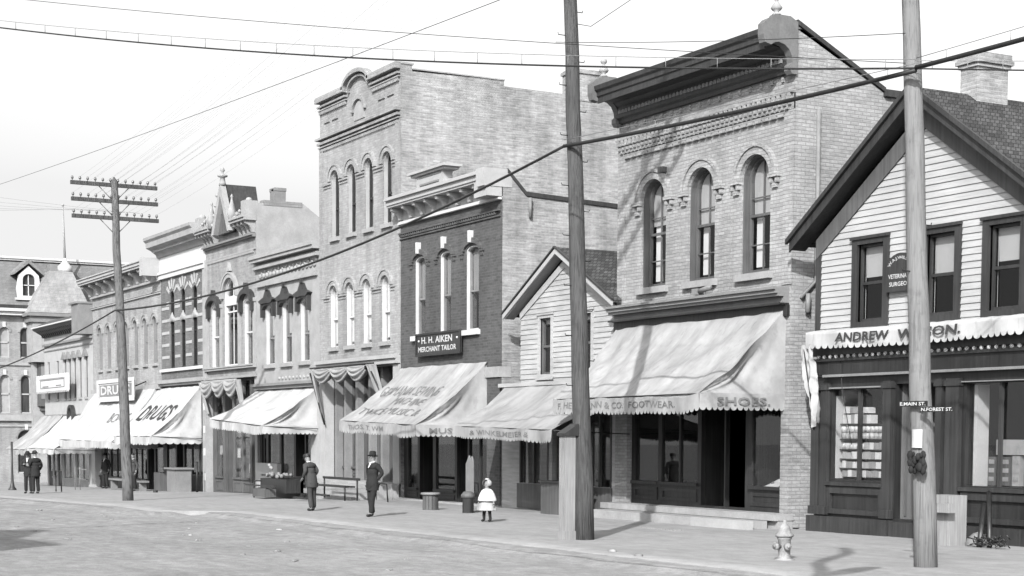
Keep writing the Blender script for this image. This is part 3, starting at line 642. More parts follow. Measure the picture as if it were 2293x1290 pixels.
awning(R, 6.35, 13.05, 6.95, 13.0, 4.84, 2.93, 2.2, .36, .16, CANVAS, 1.3, scal=.15, left=True, amp=.055, fold=.22, texts=(
    ('valance', 'F. HERRMANN & CO.  FOOTWEAR.', 7.2, 4.9, .15, .22, INK, .01), ('side', 'SHOES.', .42, 1.35, .17, .25, INK, .015)))
MB().box(9.9, 10.1, -.3, -.05, 5.28, 5.42).tube([(10.0, -.2, 5.35), (10.7, -.35, 5.4)], .06).build('cornice_lamp', GREYP, R)
MB().tube([(13.24, .6, 9), (13.24, .6, 5.4), (13.26, .2, 5.0)], .05).tube([(13.3, .35, 5.1), (13.3, .35, 4.7)], .06).build('downpipe', GREYP, R)
MB().box(8.2, 8.4, -.14, -.01, 8.28, 8.42).build('wall_box', TRIM, R)

# ============================================================ little white gable house
R = thing('gable_house', 'small white gabled house between the dark brick tailor shop and the shoe shop', 'house', (3.8, 5, 0))
ax, az, sl = 3.7, 6.66, .545; x0, x1 = 1.3, 6.25
wn = [(2.4, 3.0), (4.5, 5.06)]
MB().plate([(x0, 3.5), (x1, 3.5), (x1, az-sl*(x1-ax)), (ax, az), (x0, az-sl*(ax-x0))], [[(a, 3.7), (b, 3.7), (b, 5.2), (a, 5.2)] for a, b in wn], 0, .16).build('front_wall', CLAP2, R)
mb = MB(); z = 3.6; ex = .135
while z < az-.2:
    zt = z+ex; segs = [(max(x0, ax-(az-zt)/sl), min(x1, ax+(az-zt)/sl))]
    if z+ex > 3.6 and z < 5.3: segs = [(segs[0][0], 2.3), (3.1, 4.4), (5.16, segs[0][1])]
    for a, b in segs:
        if b-a > .02: mb.add([(a, -.002, zt+.01), (b, -.002, zt+.01), (b, -.022-random.uniform(0, .005), z-random.uniform(0, .008)), (a, -.022-random.uniform(0, .005), z-random.uniform(0, .008)), (a, 0, z), (b, 0, z)], [(0, 3, 2, 1), (3, 4, 5, 2), (0, 4, 3), (1, 2, 5)])
    z += ex
mb.build('clapboards', CLAP2, R)
for a, b in wn:
    w = window(R, a, b, 3.7, 5.2, 0, .08, MIDP, .5, .1, fr=.045, jamb=False)
    MB().plate([(a-.1, 3.58), (b+.1, 3.58), (b+.1, 5.3), (a-.1, 5.3)], [[(a, 3.7), (b, 3.7), (b, 5.2), (a, 5.2)]], -.05, .04).box(a-.14, b+.14, -.09, -.05, 3.55, 3.62).box(a-.14, b+.14, -.08, -.05, 5.28, 5.33).build('casing', CLAP2, w)
MB().plate([(.86, 5.42), (3.71, 6.97), (6.24, 5.59), (6.24, 5.50), (3.71, 6.88), (.86, 5.33)], (), -.3, 9).build('roof', SHING, R)
MB().plate([(.84, 5.39), (3.71, 6.93), (6.52, 5.4), (6.52, 5.27), (3.71, 6.8), (.84, 5.26)], (), -.345, -.302).plate([(1.3, 5.42), (3.7, 6.66), (6.24, 5.3), (6.24, 5.12), (3.7, 6.46), (1.3, 5.24)], (), -.05, -.004).build('rake_board', CREAM, R)
MB().plate([(.80, 5.43), (3.71, 7.0), (6.56, 5.45), (6.56, 5.41), (3.71, 6.96), (.80, 5.39)], (), -.38, -.31).build('shingle_edge', TRIM, R)
MB().plate([(6.246, 5.6), (6.52, 5.45), (6.52, 5.35), (6.246, 5.5)], (), -.3, -.06).build('eave', SHING, R)
MB().plate([(.9, 5.32), (3.71, 6.86), (6.24, 5.48), (6.24, 5.42), (3.71, 6.8), (.9, 5.26)], (), -.3, -.006).build('soffit', GREYP, R)
MB().box(x0, x0+.15, .16, 9, 0, 5.1).box(x1-.15, x1, .16, 9, 0, 5.3).box(x0+.15, x1-.15, 8.85, 9, 0, 5.2).build('side_wall', CLAP2, R)
room_box(R, x0+.2, x1-.2, .25, 4.5, 3.4, 5.15)
MB().box(.22, 6.24, -.14, .1, 3.4, 3.5).build('belt_course', CLAP2, R)
MB().plate([(.22, 0), (6.26, 0), (6.26, 3.4), (.22, 3.4)], [[(1.27, .75), (2.86, .75), (2.86, 3.0), (1.27, 3.0)], [(3.05, .12), (4.3, .12), (4.3, 3.0), (3.05, 3.0)], [(4.9, .75), (6.05, .75), (6.05, 3.0), (4.9, 3.0)]], .0, .14).build('shopfront', CLAP2, R)
MB().box(1.2, 2.92, -.06, -.004, .06, .74).box(4.85, 6.1, -.06, -.004, .06, .74).build('bulkhead', MIDP, R)
m = MB()
for a in (1.27, 2.03, 2.8, 4.9, 5.45, 6.0): m.box(a, a+.06, -.02, .06, .75, 3.0)
m.build('window_frame', TRIM, R); MB().box(1.27, 2.86, .07, .076, .75, 3).build('shop_window', GLASS, R); MB().box(4.9, 6.05, .07, .076, .75, 3).build('shop_window', GLASS, R)
d = MB().box(3.1, 4.25, .8, .86, .12, 2.4).build('door', TRIM, R); MB().ball((4.1, .77, 1.1), .04).build('handle', STONE, d)
room_box(R, .4, 6.2, .87, 4, .05, 3.2)
awning(R, .5, 6.25, 1.6, 6.9, 3.46, 2.32, 2.2, .3, .1, CANVAS2, 5.1, scal=.14, zsl=-.12, right=False, sideval=False, texts=(('valance', '& WINKELMEIER &', 2.6, 3.2, .13, .2, INK, .01),))

# ============================================================ tailor's dark brick building
R = thing('brick_building', 'dark brick two storey tailor building with white bracketed cornice and three narrow white framed windows', 'shop building', (-3.2, 5, 0))
W3 = [(-5.56, -4.8), (-3.79, -3.04), (-2.06, -1.24)]
MB().plate([(-6.6, 4.1), (.18, 4.1), (.18, 8.7), (-6.6, 8.7)], [arch(a, b, 5.12, 7.56, .14) for a, b in W3], 0, .36).build('front_wall', DARKB, R)
MB().plate([(.004, 0), (.004, 9.4), (.15, 9.4), (.75, 8.8), (4, 8.66), (14, 8.3), (14, 0)], (), -.1, .184, axis='x').build('side_wall', SIDEB, R)
MB().box(-6.6, -6.35, .36, 14, 0, 8.6).box(-6.35, -.1, 13.7, 14, 0, 8.3).box(-6.35, -.1, .36, 13.7, 8.2, 8.4).build('roof', SLATE, R)
def coping(R, x0, x1, pts, mat, t=.1):
    mb = MB()
    for (ya, za), (yb, zb_) in zip(pts, pts[1:]):
        mb.add([(x0, ya, za), (x1, ya, za), (x1, yb, zb_), (x0, yb, zb_), (x0, ya, za+t), (x1, ya, za+t), (x1, yb, zb_+t), (x0, yb, zb_+t)], [(0, 3, 2, 1), (4, 5, 6, 7), (0, 1, 5, 4), (1, 2, 6, 5), (2, 3, 7, 6), (3, 0, 4, 7)])
    return mb.build('coping', mat, R)
coping(R, -.14, .23, [(.15, 9.4), (.75, 8.8), (4, 8.66), (14, 8.3)], TRIM, .12)
MB().tube([(.26, .85, 8.75), (.26, .85, 8.2)], .05).build('gutter_stub', GREYP, R)
room_box(R, -6.3, -.12, .37, 4.5, 4.3, 8.1)
for i, (a, b) in enumerate(W3):
    window(R, a, b, 5.12, 7.56, .14, .17, GREYP, .47, .55, SHADET, fr=.045, jm=WHITE)
    m = MB(); ring_arch(m, a-.06, b+.06, 7.42, .2, .14, -.07, .01, .16); m.build('window_arch', DARKB, R)
    xc = (a+b)/2; MB().plate([(xc-.045, 7.64), (xc+.045, 7.64), (xc+.06, 7.98), (xc-.06, 7.98)], (), -.14, .0).build('keystone', WHITE, R)
    for k in (a-.36, b+.1): MB().box(k, k+.24, -.07, .004, 7.34, 7.4).box(k+.04, k+.09, -.05, .002, 7.22, 7.33).box(k+.15, k+.2, -.05, .002, 7.22, 7.33).build('impost', DARKB, R)
sills(R, [(a, b, 5.12) for a, b in W3], WHITE, .15, .12, .1)
dentils(R, -6.5, -.1, 8.27, 8.35, .08, 44, DARKB, .55); MB().box(-6.6, .1, -.1, .004, 8.352, 8.4).box(-6.6, .1, -.05, .003, 8.2, 8.24).build('brick_band', DARKB, R)
MB().box(-6.6, .18, -.02, .36, 8.7, 9.3).build('frieze', CREAM, R)
cornice(R, -6.6, .16, [(8.66, 8.72, .12), (8.722, 8.76, .08)], WHITE, 'bed_moulding', False)
cr = cornice(R, -6.62, .12, [(9.16, 9.22, .48), (9.222, 9.36, .52), (9.362, 9.42, .6), (9.422, 9.47, .56)], CREAM, 'cornice', False)
brackets(R, [-6.45+i*.8 for i in range(9)], 8.8, 9.15, .42, .14, CREAM, cr)
MB().box(-.6, .18, -.5, .1, 8.74, 9.16).box(-.25, .2, -.62, .3, 9.0, 9.5).build('cornice_end_block', CREAM, cr)
p_ = MB().box(-4.55, -2.75, -.42, -.1, 9.47, 9.85).box(-4.8, -2.5, -.5, 0, 9.85, 9.92).box(-4.9, -2.4, -.58, .05, 9.922, 10.0); p_.build('pediment', CREAM, R)
MB().box(-4.3, -3.0, -.45, -.422, 9.55, 9.6).box(-4.35, -2.9, -.44, -.421, 9.78, 9.83).build('pediment_panel', GREYP, R)
MB().box(-.62, .17, -.05, .3, 0, 3.7).box(-.62, .17, -.04, .3, 4.0, 4.1).build('brick_pier', DARKB, R)
MB().box(-.66, .2, -.1, .3, 3.702, 3.998).build('pier_cap', STONE, R)
shopfront(R, -6.6, -.62, .0, 4.1, [(-6.3, -5.6, 'win', 0), (-5.45, -4.5, 'recess', 0), (-4.3, -3.0, 'win', 0), (-2.85, -2.15, 'recess', 0), (-2.05, -.75, 'win', 1)], DARKP, .12, .4)
room_box(R, -6.3, -.65, .45, 4.2, 0, 4.0)
MB().box(-6.6, .2, -.25, .1, -.05, .06).build('door_sill', CONC, R)
awning(R, -6.5, -.66, -6.3, -.8, 4.16, 2.5, 2.2, .34, .14, CANVAS, 2.2, scal=.15, zsl=-.16, texts=(
    ('front', 'GERMANIA', -6.2, 2.3, .4, .44, INK, 0), ('front', 'SEWING', -3.7, 1.7, .4, .44, INK, 0), ('front', 'MACHINE', -4.4, 2.1, .36, .62, INK, 0),
    ('front', 'TWICE MUSIC &', -6.0, 4.4, .36, .82, INK, 0), ('valance', 'THOS. T. WM', -5.6, 2.6, .14, .22, INK, .005), ('side', 'MUSIC &', .4, 1.4, .15, .24, INK, .005)))
t = thing('signboard', 'dark signboard with white tailor lettering fixed under the windows of the dark brick building', 'sign', (-3.6, -.1, 4.8))
MB().box(-5.1, -2.12, -.16, -.1, 4.5, 5.12).build('board', TRIM, t); MB().plate([(-5.14, 4.46), (-2.08, 4.46), (-2.08, 5.16), (-5.14, 5.16)], [[(-5.08, 4.52), (-2.14, 4.52), (-2.14, 5.1), (-5.08, 5.1)]], -.19, -.162).build('sign_frame', DARKP, t)
lettering(t, 'H. H. AIKEN', lambda a, b: Vector((-4.72+a, -.17, 4.84+b)), 2.1, .2, WHITE, .02)
lettering(t, 'MERCHANT TAILOR', lambda a, b: Vector((-4.95+a, -.17, 4.59+b)), 2.6, .16, WHITE, .02)
for xx in (-4.92, -2.3): MB().ball((xx, -.165, 4.93), .035).build('boss', WHITE, t)

# ============================================================ three storey pale brick building
R = thing('brick_building', 'tall three storey brick building with two rows of four narrow arched windows', 'shop building', (-10, 5, 0))
W4a = [(-12.31, -11.61), (-10.87, -10.17), (-9.42, -8.73), (-7.95, -7.26)]; W4b = [(-12.44, -11.75), (-11.02, -10.33), (-9.59, -8.9), (-8.1, -7.42)]
xl, xr = -13.35, -6.62; top = [(xr, 13.66)]+[(-9.85+1.0*math.cos(PI*i/12), 13.66+.36*math.sin(PI*i/12)) for i in range(13)]+[(xl, 13.66)]
MB().plate([(xl, 4.3), (xr, 4.3)]+top, [arch(a, b, 8.83, 11.12, .34) for a, b in W4a]+[arch(a, b, 5.07, 7.2, .34) for a, b in W4b], 0, .32).build('front_wall', GREYB, R)
MB().plate([(.004, 0), (.004, 13.7), (.4, 13.7), (.4, 13.5), (3.7, 13.56), (3.7, 13.38), (14, 13.3), (14, 0)], (), xr-.28, xr+.004, axis='x').build('side_wall', SIDEB, R)
MB().plate([(.322, 0), (.32, 13.5), (14, 13.3), (14, 0)], (), xl, xl+.28, axis='x').build('side_wall', GREYB, R)
MB().box(xl+.28, xr-.28, .32, 13.7, 12.9, 13.1).box(xl+.28, xr-.28, 13.7, 14, 0, 13.2).build('roof', SLATE, R)
MB().box(xr-.7, xr+.03, 6.3, 7.3, 13.2, 14.25).box(xr-.75, xr+.08, 6.25, 7.35, 14.1, 14.2).build('chimney', SIDEB, R)
MB().box(xr-.3, xr+.03, .0, .45, 13.7, 13.76).box(xr-.3, xr+.03, .45, 3.72, 13.56, 13.6).build('coping', STONE, R)
room_box(R, xl+.3, xr-.3, .33, 4.5, 4.6, 8.0); room_box(R, xl+.3, xr-.3, .33, 4.5, 8.2, 12.8)
for i, (a, b) in enumerate(W4a): window(R, a, b, 8.83, 11.12, .34, .2, TRIM, .44, .25, SHADET, fr=.035, jamb=True, jm=CREAM)
for i, (a, b) in enumerate(W4b): window(R, a, b, 5.07, 7.2, .34, .14, WHITE, .46, .93, SHADEW, fr=.03, jamb=True, jm=WHITE)
arch_set(R, [(a, b, 10.78, .34) for a, b in W4a]+[(a, b, 6.86, .34) for a, b in W4b], .15, -.06, GREYB)
for W_, z in ((W4a, 10.68), (W4b, 6.78)):
    xs = [xl+.15]+[q for ab in W_ for q in ab]+[xr-.15]
    for i in range(0, len(xs), 2): MB().box(xs[i]+.02, xs[i+1]-.02, -.05, .004, z, z+.06).box(xs[i]+.02, xs[i+1]-.02, -.03, .003, z-.1, z-.05).build('impost_band', GREYB, R)
sills(R, [(a, b, 8.83) for a, b in W4a]+[(a, b, 5.07) for a, b in W4b], STONE, .13, .1, .06)
cornice(R, xl, xr, [(12.27, 12.34, .2), (12.342, 12.36, .16), (12.12, 12.2, .13), (12.02, 12.06, .09)], GREYB, 'band_course', False)
dentils(R, xl+.1, xr-.1, 11.9, 11.98, .06, 52, GREYB, .5)
for (a, b) in ((xl, -10.86), (-8.84, xr)):
    cornice(R, a, b, [(13.56, 13.72, .22), (13.722, 13.76, .18), (13.4, 13.46, .13), (13.3, 13.34, .09)], GREYB, 'parapet_cornice', False); dentils(R, a+.05, b-.05, 13.18, 13.28, .08, 20, GREYB, .5)
for (r, t_, y, zz) in ((1.0, .13, -.22, 13.62), (.8, .07, -.13, 13.5), (.45, .12, -.1, 12.78)):
    m = MB(); ring_arch(m, -9.85-r, -9.85+r, zz if r > .5 else 12.78, .38 if r > .5 else .38, t_, y, .01, n_=20); m.build('arched_moulding', GREYB, R)
MB().plate(arch(-10.28, -9.42, 12.5, 13.1, .36), (), -.03, .0).build('date_stone', STONE, R)
m = MB()
for a in (-12.9, -12.2, -8.3, -7.6): m.box(a, a+.5, -.05, .004, 12.84, 12.89)
m.box(xl, xl+.35, -.04, .005, 4.6, 12.0).box(xr-.35, xr, -.04, .005, 4.6, 12.0); m.build('brick_strip', GREYB, R)
cornice(R, xl-.05, xr, [(4.34, 4.5, .16), (4.502, 4.62, .24)], CREAM, 'shop_lintel', False)
MB().box(xl, -12.85, -.05, .3, 0, 4.3).box(-7.1, xr, -.05, .3, 0, 4.3).build('pier', CREAM, R)
shopfront(R, -12.85, -7.1, .5, 4.3, [(-12.5, -12.05, 'win', 0), (-11.75, -11.0, 'win', 0), (-10.7, -9.9, 'recess', 0), (-9.6, -8.9, 'win', 0), (-8.6, -7.5, 'recess', 0)], MIDP, .55, .45)
m = MB()
for x in (-12.7, -11.85, -10.85, -9.75, -8.75, -7.35): m.box(x-.09, x+.09, .3, .54, .5, 4.3)
m.build('column', GREYP, R)
room_box(R, -12.9, -7.05, .75, 4.4, .45, 4.3)
MB().box(xl, xr, -.3, .5, -.2, .5).build('stone_base', CONC, R)
awf = swag(R, -12.75, -8.3, 4.34, .55, -.45, 3, CANVAS2)
def dr2(u, v): return Vector((-13.05+.35*u*(1-v*.6)+.1*v, -.5+.42*v+.06*math.sin(u*11), 4.25-1.75*v))
MB().grid(dr2, 12, 24).build('awning_curtain', CANVAS2, R)
def dr3(u, v): return Vector((-8.2+.75*u*(1-v*.2)+.25*v, -.5+.4*v+.05*math.sin(u*13), 4.3-(1.3+.3*u)*v))
MB().grid(dr3, 12, 24).build('awning_curtain', CANVAS2, R)
MB().tube([(-13.1, -.5, 4.2), (-12.75, -.1, 2.4)], .03).tube([(-7.7, -.55, 4.1), (-7.4, -.1, 2.9)], .03).tube([(-13.1, -.5, 4.36), (-7.6, -.5, 4.36)], .03).build('awning_frame', BLACK, R)
st = MB()
for k in range(4): st.box(-12.6, -7.2, -.55-.3*k, -.302-.3*k if k else -.301, -.1, .42-.12*k)
st = st.build('steps', CONC); tag(st, 'flight of broad stone steps up to the three storey building', 'steps')
# ============================================================ low pale shop with peaked dark window hoods
R = thing('brick_building', 'low pale two storey shop with three dark peaked window hoods and an ornate frieze', 'shop building', (-16.6, 5, -.2))
xl, xr = -19.9, -13.38; W5 = [(-18.9, -17.95), (-17.12, -16.15), (-15.28, -14.4)]
MB().plate([(xl, 3.9), (xr, 3.9), (xr, 8.7), (xl, 8.7)], [arch(a, b, 4.7, 6.95, .12) for a, b in W5], 0, .3).build('front_wall', STONE, R)
MB().box(xl, xl+.25, .3, 12, -.4, 8.4).box(xr-.25, xr, .3, 12, -.4, 8.4).box(xl+.25, xr-.25, .3, 12, 8.0, 8.2).build('side_wall', PALE, R)
room_box(R, xl+.3, xr-.3, .31, 4.5, 4.2, 7.9)
for i, (a, b) in enumerate(W5):
    window(R, a, b, 4.7, 6.95, .12, .2, GREYP, .45, .5, SHADE, fr=.045, jm=WHITE)
    xc = (a+b)/2; e = .18
    MB().plate([(a-e, 7.05), (a-.06, 7.0), (xc, 7.02), (b+.06, 7.0), (b+e, 7.05), (b+e+.12, 7.12), (xc+.22, 7.26), (xc, 7.5), (xc-.22, 7.24), (a-e-.12, 7.12)], (), -.2, .0).build('window_hood', TRIM, R)
    MB().box(a-e, a-.03, -.16, .0, 6.5, 7.04).box(b+.03, b+e, -.16, .0, 6.5, 7.04).plate([(a-.03, 6.8), (a-.03, 7.03), (b+.03, 7.03), (b+.03, 6.8), (b-.15, 6.92), (xc, 6.98), (a+.15, 6.92)], (), -.14, -.002).build('hood_bracket', TRIM, R)
    MB().plate([(xc-.07, 7.5), (xc+.07, 7.5), (xc, 7.68)], (), -.19, -.1).build('hood_finial', TRIM, R)
sills(R, [(a, b, 4.7) for a, b in W5], STONE, .14, .12, .1)
cornice(R, xl, xr, [(8.6, 8.72, .3), (8.722, 8.84, .36), (8.842, 8.88, .3), (8.36, 8.46, .18), (8.462, 8.5, .14)], STONE, 'cornice', False)
cornice(R, xl+.2, xr-.2, [(7.68, 7.8, .12), (7.802, 7.84, .08)], STONE, 'band_course', False)
m = MB()
for i in range(16):
    x = xl+.5+i*.37; m.ball((x, -.02, 8.1), .13, (1.1, .5, .8), 8).ball((x+.18, -.02, 8.2+.06*(i % 2)), .07, (1, .6, 1), 6)
m.build('carved_frieze', STONE, R)
m = MB().box(-17.6, -14.0, -.06, .002, 3.98, 4.3)
for i in range(9): m.ball((-17.3+i*.36, -.06, 4.14), .09, (1.2, .5, .8), 6)
m.build('carved_panel', STONE, R)
cornice(R, xl, xr, [(3.76, 3.88, .16), (3.882, 3.98, .26)], GREYP, 'shop_cornice', False)
MB().box(-14.2, -13.4, -.04, .3, -.3, 3.76).build('pier', CREAM, R)
MB().box(xl, -17.6, -.06, .11, -.5, .95).build('pale_dado', CREAM, R)
shopfront(R, xl, -14.2, -.3, 3.8, [(-19.7, -19.2, 'door', 0), (-19.0, -17.8, 'win', 0), (-17.6, -16.3, 'win', 0), (-16.1, -15.2, 'recess', 0), (-15.1, -14.35, 'win', 0)], DARKP, .12, .6)
room_box(R, xl+.3, -14.25, .5, 4.3, -.3, 3.8)
awning(R, -19.85, -13.6, -19.3, -13.5, 3.74, 2.62, 2.1, .3, .12, CANVASW, 8.2, scal=.16, zsl=-.28, left=False)

# ============================================================ shop with the gothic gable and pinnacles
R = thing('brick_building', 'pale brick shop with gothic gable, pinnacles and bracketed cornice over a tall arched middle window', 'shop building', (-23, 5, -.4))
xl, xr = -26.0, -19.92
W6 = [(-25.35, -24.35, 4.78, 7.35, .14), (-23.75, -22.15, 4.78, 8.35, .8), (-21.35, -20.35, 4.78, 7.35, .14)]
MB().plate([(xl, 4.3), (xr, 4.3), (xr, 10.9), (xl, 10.9)], [arch(*w) for w in W6], 0, .3).build('front_wall', PALE, R)
MB().plate([(.004, -.5), (.004, 10.97), (1.95, 11.05), (2.6, 10.6), (4, 9.8), (6, 9.2), (13, 9.0), (13, -.5)], (), xr-.28, xr+.014, axis='x').build('side_wall', STONE, R)
MB().box(xl, xl+.28, .3, 13, -.5, 9.6).box(xl+.28, xr-.28, .3, 13, 9, 9.2).box(xr-.4, xr+.03, .3, 1.9, 10.9, 11.1).build('roof', SLATE, R)
MB().box(xr-.6, xr-.05, .8, 1.25, 10.9, 11.5).box(xr-.62, xr-.48, .78, 1.27, 11.5, 11.62).box(xr-.17, xr-.03, .78, 1.27, 11.5, 11.62).box(xr-.48, xr-.17, .78, 1.27, 11.58, 11.62).build('chimney', GREYP, R)
room_box(R, xl+.3, xr-.3, .31, 4.5, 4.5, 8.9)
window(R, *W6[0], .13, WHITE, .5, .1, SHADET, fr=.04); window(R, *W6[2], .13, WHITE, .5, .1, SHADET, fr=.04)
w = window(R, *W6[1], .14, WHITE, .62, 0, mx=1, fr=.08); MB().box(-23.72, -22.18, .06, .2, 7.25, 7.62).ball((-22.95, .1, 7.44), .12, (1, .3, 1), 8).build('transom_panel', WHITE, w)
for a, b in ((-25.35, -24.35), (-21.35, -20.35)):
    m = MB(); ring_arch(m, a-.1, b+.1, 7.25, .3, .2, -.2, .01); m.box(a-.3, a-.1, -.16, .01, 6.85, 7.25).box(b+.1, b+.3, -.16, .01, 6.85, 7.25); m.plate([(a+.42, 7.72), (b-.42, 7.72), ((a+b)/2, 7.98)], (), -.2, 0); m.build('window_hood', TRIM, R)
arch_set(R, [(-23.75, -22.15, 7.55, .8)], .15, -.1, STONE)
MB().plate([(-23.15, 8.6), (-22.75, 8.6), (-22.95, 8.95)], (), -.12, 0).build('keystone', STONE, R)
m = MB()
for x in (-25.8, -24.1, -21.8, -20.1): m.box(x-.12, x+.12, -.06, .003, 4.7, 7.2).box(x-.16, x+.16, -.1, .002, 7.2, 7.35)
m.build('pilaster', STONE, R)
cornice(R, xl, xr, [(4.66, 4.74, .16), (4.742, 4.8, .2), (4.3, 4.4, .1)], STONE, 'band_course', False)
MB().box(xl, xr, -.05, .003, 9.2, 9.26).build('brick_band', STONE, R); dentils(R, xl+.2, xr-.2, 9.1, 9.19, .06, 40, STONE, .5)
cr = cornice(R, xl, xr, [(9.68, 9.74, .14), (9.742, 9.82, .22)], GREYP, 'cornice', False)
brackets(R, [-25.8, -25.4, -25.0, -24.55, -21.4, -20.95, -20.5, -20.08], 9.85, 10.3, .42, .16, STONE, cr)
for (a, b) in ((xl-.05, -24.3), (-21.6, xr+.03)): MB().box(a, b, -.5, .0, 10.3, 10.4).box(a, b, -.56, .0, 10.402, 10.5).box(a, b, -.3, .0, 10.502, 10.75).build('cornice_shelf', STONE, cr)
MB().box(xl-.05, xl+.35, -.45, .1, 10.5, 11.0).box(xr-.45, xr+.02, -.45, .1, 10.5, 11.05).ball((xl+.15, -.2, 11.05), .16, (1, 1, .8), 8).ball((xr-.2, -.2, 11.08), .14, (1, 1, .8), 8).build('end_block', STONE, cr)
gc = -22.95
MB().plate([(gc-1.15, 10.1), (gc-.85, 10.1), (gc, 11.6), (gc+.85, 10.1), (gc+1.15, 10.1), (gc, 12.12)], (), -.42, -.2).build('gable_frame', STONE, R)
MB().plate([(gc-.87, 10.1), (gc+.87, 10.1), (gc, 11.62)], (), -.22, -.16).box(gc-.06, gc+.06, -.26, -.221, 10.1, 11.3).box(gc-.35, gc-.27, -.26, -.221, 10.1, 10.9).box(gc+.27, gc+.35, -.26, -.221, 10.1, 10.9).build('gable_panel', MIDP, R)
MB().plate([(gc-.75, 10.1), (gc, 12.05), (gc+.75, 10.1)], (), -.155, 1.1).build('gable_roof', TRIM, R)
m = MB()
for i in range(4): m.ball((gc-1.0+.2*i, -.4, 10.5+.38*i), .08, n_=6)
m.build('gable_crockets', STONE, R)
MB().lathe((gc, -.3, 12.0), [(.16, 0), (.12, .1), (.09, .3), (.2, .34), (.2, .4), (.05, .44), (.04, .52), (.1, .58), (.06, .68), (.01, .72)], 10).build('finial', STONE, R)
for x in (gc-1.25, gc+1.25): MB().lathe((x, -.35, 10.4), [(.17, 0), (.17, .25), (.21, .3), (.05, .85), (.04, .95), (.07, 1.0), (.01, 1.1)], 8).build('pinnacle', STONE, R)
m = MB()
for i in range(5): m.ball((-21.4+i*.3, -.35, 10.55+i*.09), .07, n_=6).ball((-24.5-i*.3, -.35, 10.9-i*.06), .07, n_=6)
m.build('crockets', STONE, R)
shopfront(R, xl, xr, -.4, 4.3, [(-25.5, -24.6, 'win', 0), (-24.3, -23.4, 'recess', 0), (-23.2, -22.3, 'win', 0), (-22.1, -21.3, 'win', 0), (-21.1, -20.2, 'recess', 0)], MIDP, .2, .7)
room_box(R, xl+.3, xr-.3, .5, 4.3, -.4, 4.2)
MB().box(-26.35, -25.9, -.1, .3, -.5, 4.2).build('pier', STONE, R)
m = MB()
for z in (.1, 1.15, 2.1, 3.05): m.box(-26.2, -26.0, -.12, -.1, z, z+.3)
m.build('quoin', WHITE, R)
swag(R, -25.7, -21.2, 4.25, .75, -.35, 3, CANVAS2)
MB().grid(lambda u, v: Vector((-21.3+.9*u-.5*v*u, -.45+.4*v+.06*math.sin(u*12), 4.2-1.7*v)), 12, 20).build('awning_curtain', CANVAS, R)
MB().grid(lambda u, v: Vector((-25.95+.3*u, -.4+.35*v+.05*math.sin(u*9), 4.2-1.3*v)), 8, 16).build('awning_curtain', CANVAS2, R)
MB().tube([(-26.2, -2.2, -.42), (-26.2, -2.2, -.3)], .1).tube([(-25.6, -.6, -.42), (-25.6, -.6, .9)], .05).build('hitching_stub', BLACK, R)
for i, (x, z) in enumerate(((-23.0, 1.1), (-22.9, 2.1), (-21.9, 2.2), (-25.2, 1.2), (-21.6, .5))):
    b = MB().box(x-.17, x+.17, .33, .34, z, z+.38).build('window_bill', (WHITE, GREYC, WHITE, GREYC, CREAM)[i], None, origin=(x, .33, z)); tag(b, 'paper bill in a window of the shop under the gothic gable', 'bill', 'bills in the gothic shop windows')

# ============================================================ striped dark brick building
R = thing('brick_building', 'dark brick building banded with white stripes, fan shaped window heads and a deep white cornice', 'shop building', (-29.3, 5, -.5))
xl, xr = -32.5, -26.02; W7 = [(-31.15, -30.5), (-29.55, -28.92), (-27.9, -27.25)]
MB().plate([(xl, 4.45), (xr, 4.45), (xr, 10.0), (xl, 10.0)], [arch(a, b, 4.97, 8.4, .32) for a, b in W7], 0, .3).build('front_wall', MIDB, R)
MB().plate([(.302, -.6), (.302, 10.5), (13, 10.2), (13, -.6)], (), xr-.28, xr-.005, axis='x').plate([(.3, -.6), (.3, 10.5), (13, 10.2), (13, -.6)], (), xl, xl+.28, axis='x').box(xl+.28, xr-.28, .3, 13, 9.9, 10.1).build('side_wall', PALE, R)
room_box(R, xl+.3, xr-.3, .31, 4.5, 4.6, 9)
for a, b in W7:
    w = window(R, a, b, 4.97, 8.4, .32, .1, BLACK, .45, 0, fr=.05, jamb=False, mz=1); xc = (a+b)/2
    MB().ball((xc, -.0, 7.2), .2, (1.2, .4, .9), 8).ball((xc-.28, 0, 7.12), .13, (1, .4, 1), 6).ball((xc+.28, 0, 7.12), .13, (1, .4, 1), 6).ball((xc, 0, 7.36), .1, (1, .4, 1), 6).build('carved_spandrel', STONE, w)
    m = MB()
    for th in (-58, -30, 0, 30, 58):
        t_ = math.radians(th); d = Vector((math.sin(t_), 0, math.cos(t_))); q = Vector((xc, -.03, 8.12)); p_ = Vector((d.z, 0, -d.x))
        m.add([q+d*.4-p_*.05, q+d*.4+p_*.05, q+d*.85+p_*.08, q+d*.85-p_*.08, q+d*.4-p_*.05+Vector((0, .05, 0)), q+d*.4+p_*.05+Vector((0, .05, 0)), q+d*.85+p_*.08+Vector((0, .05, 0)), q+d*.85-p_*.08+Vector((0, .05, 0))], [(0, 1, 2, 3), (0, 4, 5, 1), (1, 5, 6, 2), (2, 6, 7, 3), (3, 7, 4, 0)])
    m.box(xc-.75, xc-.45, -.03, .0, 7.78, 7.95).box(xc+.45, xc+.75, -.03, .0, 7.78, 7.95); m.build('fan_head', CREAM, w)
m = MB(); xs = [xl+.05]+[q for w_ in W7 for q in w_]+[xr-.1]
for z in (7.6, 7.05, 6.5, 5.96, 5.42):
    for i in range(0, 8, 2): a, b = xs[i]+.12, xs[i+1]-.12; m.box(a, b, -.025, .004, z, z+.13)
m.build('white_band', CREAM, R)
MB().box(xl, xr-.3, -.1, .005, 4.83, 4.96).build('sill_course', WHITE, R)
MB().box(xr-.3, xr+.15, -.08, .25, 4.4, 9.3).build('pilaster', STONE, R)
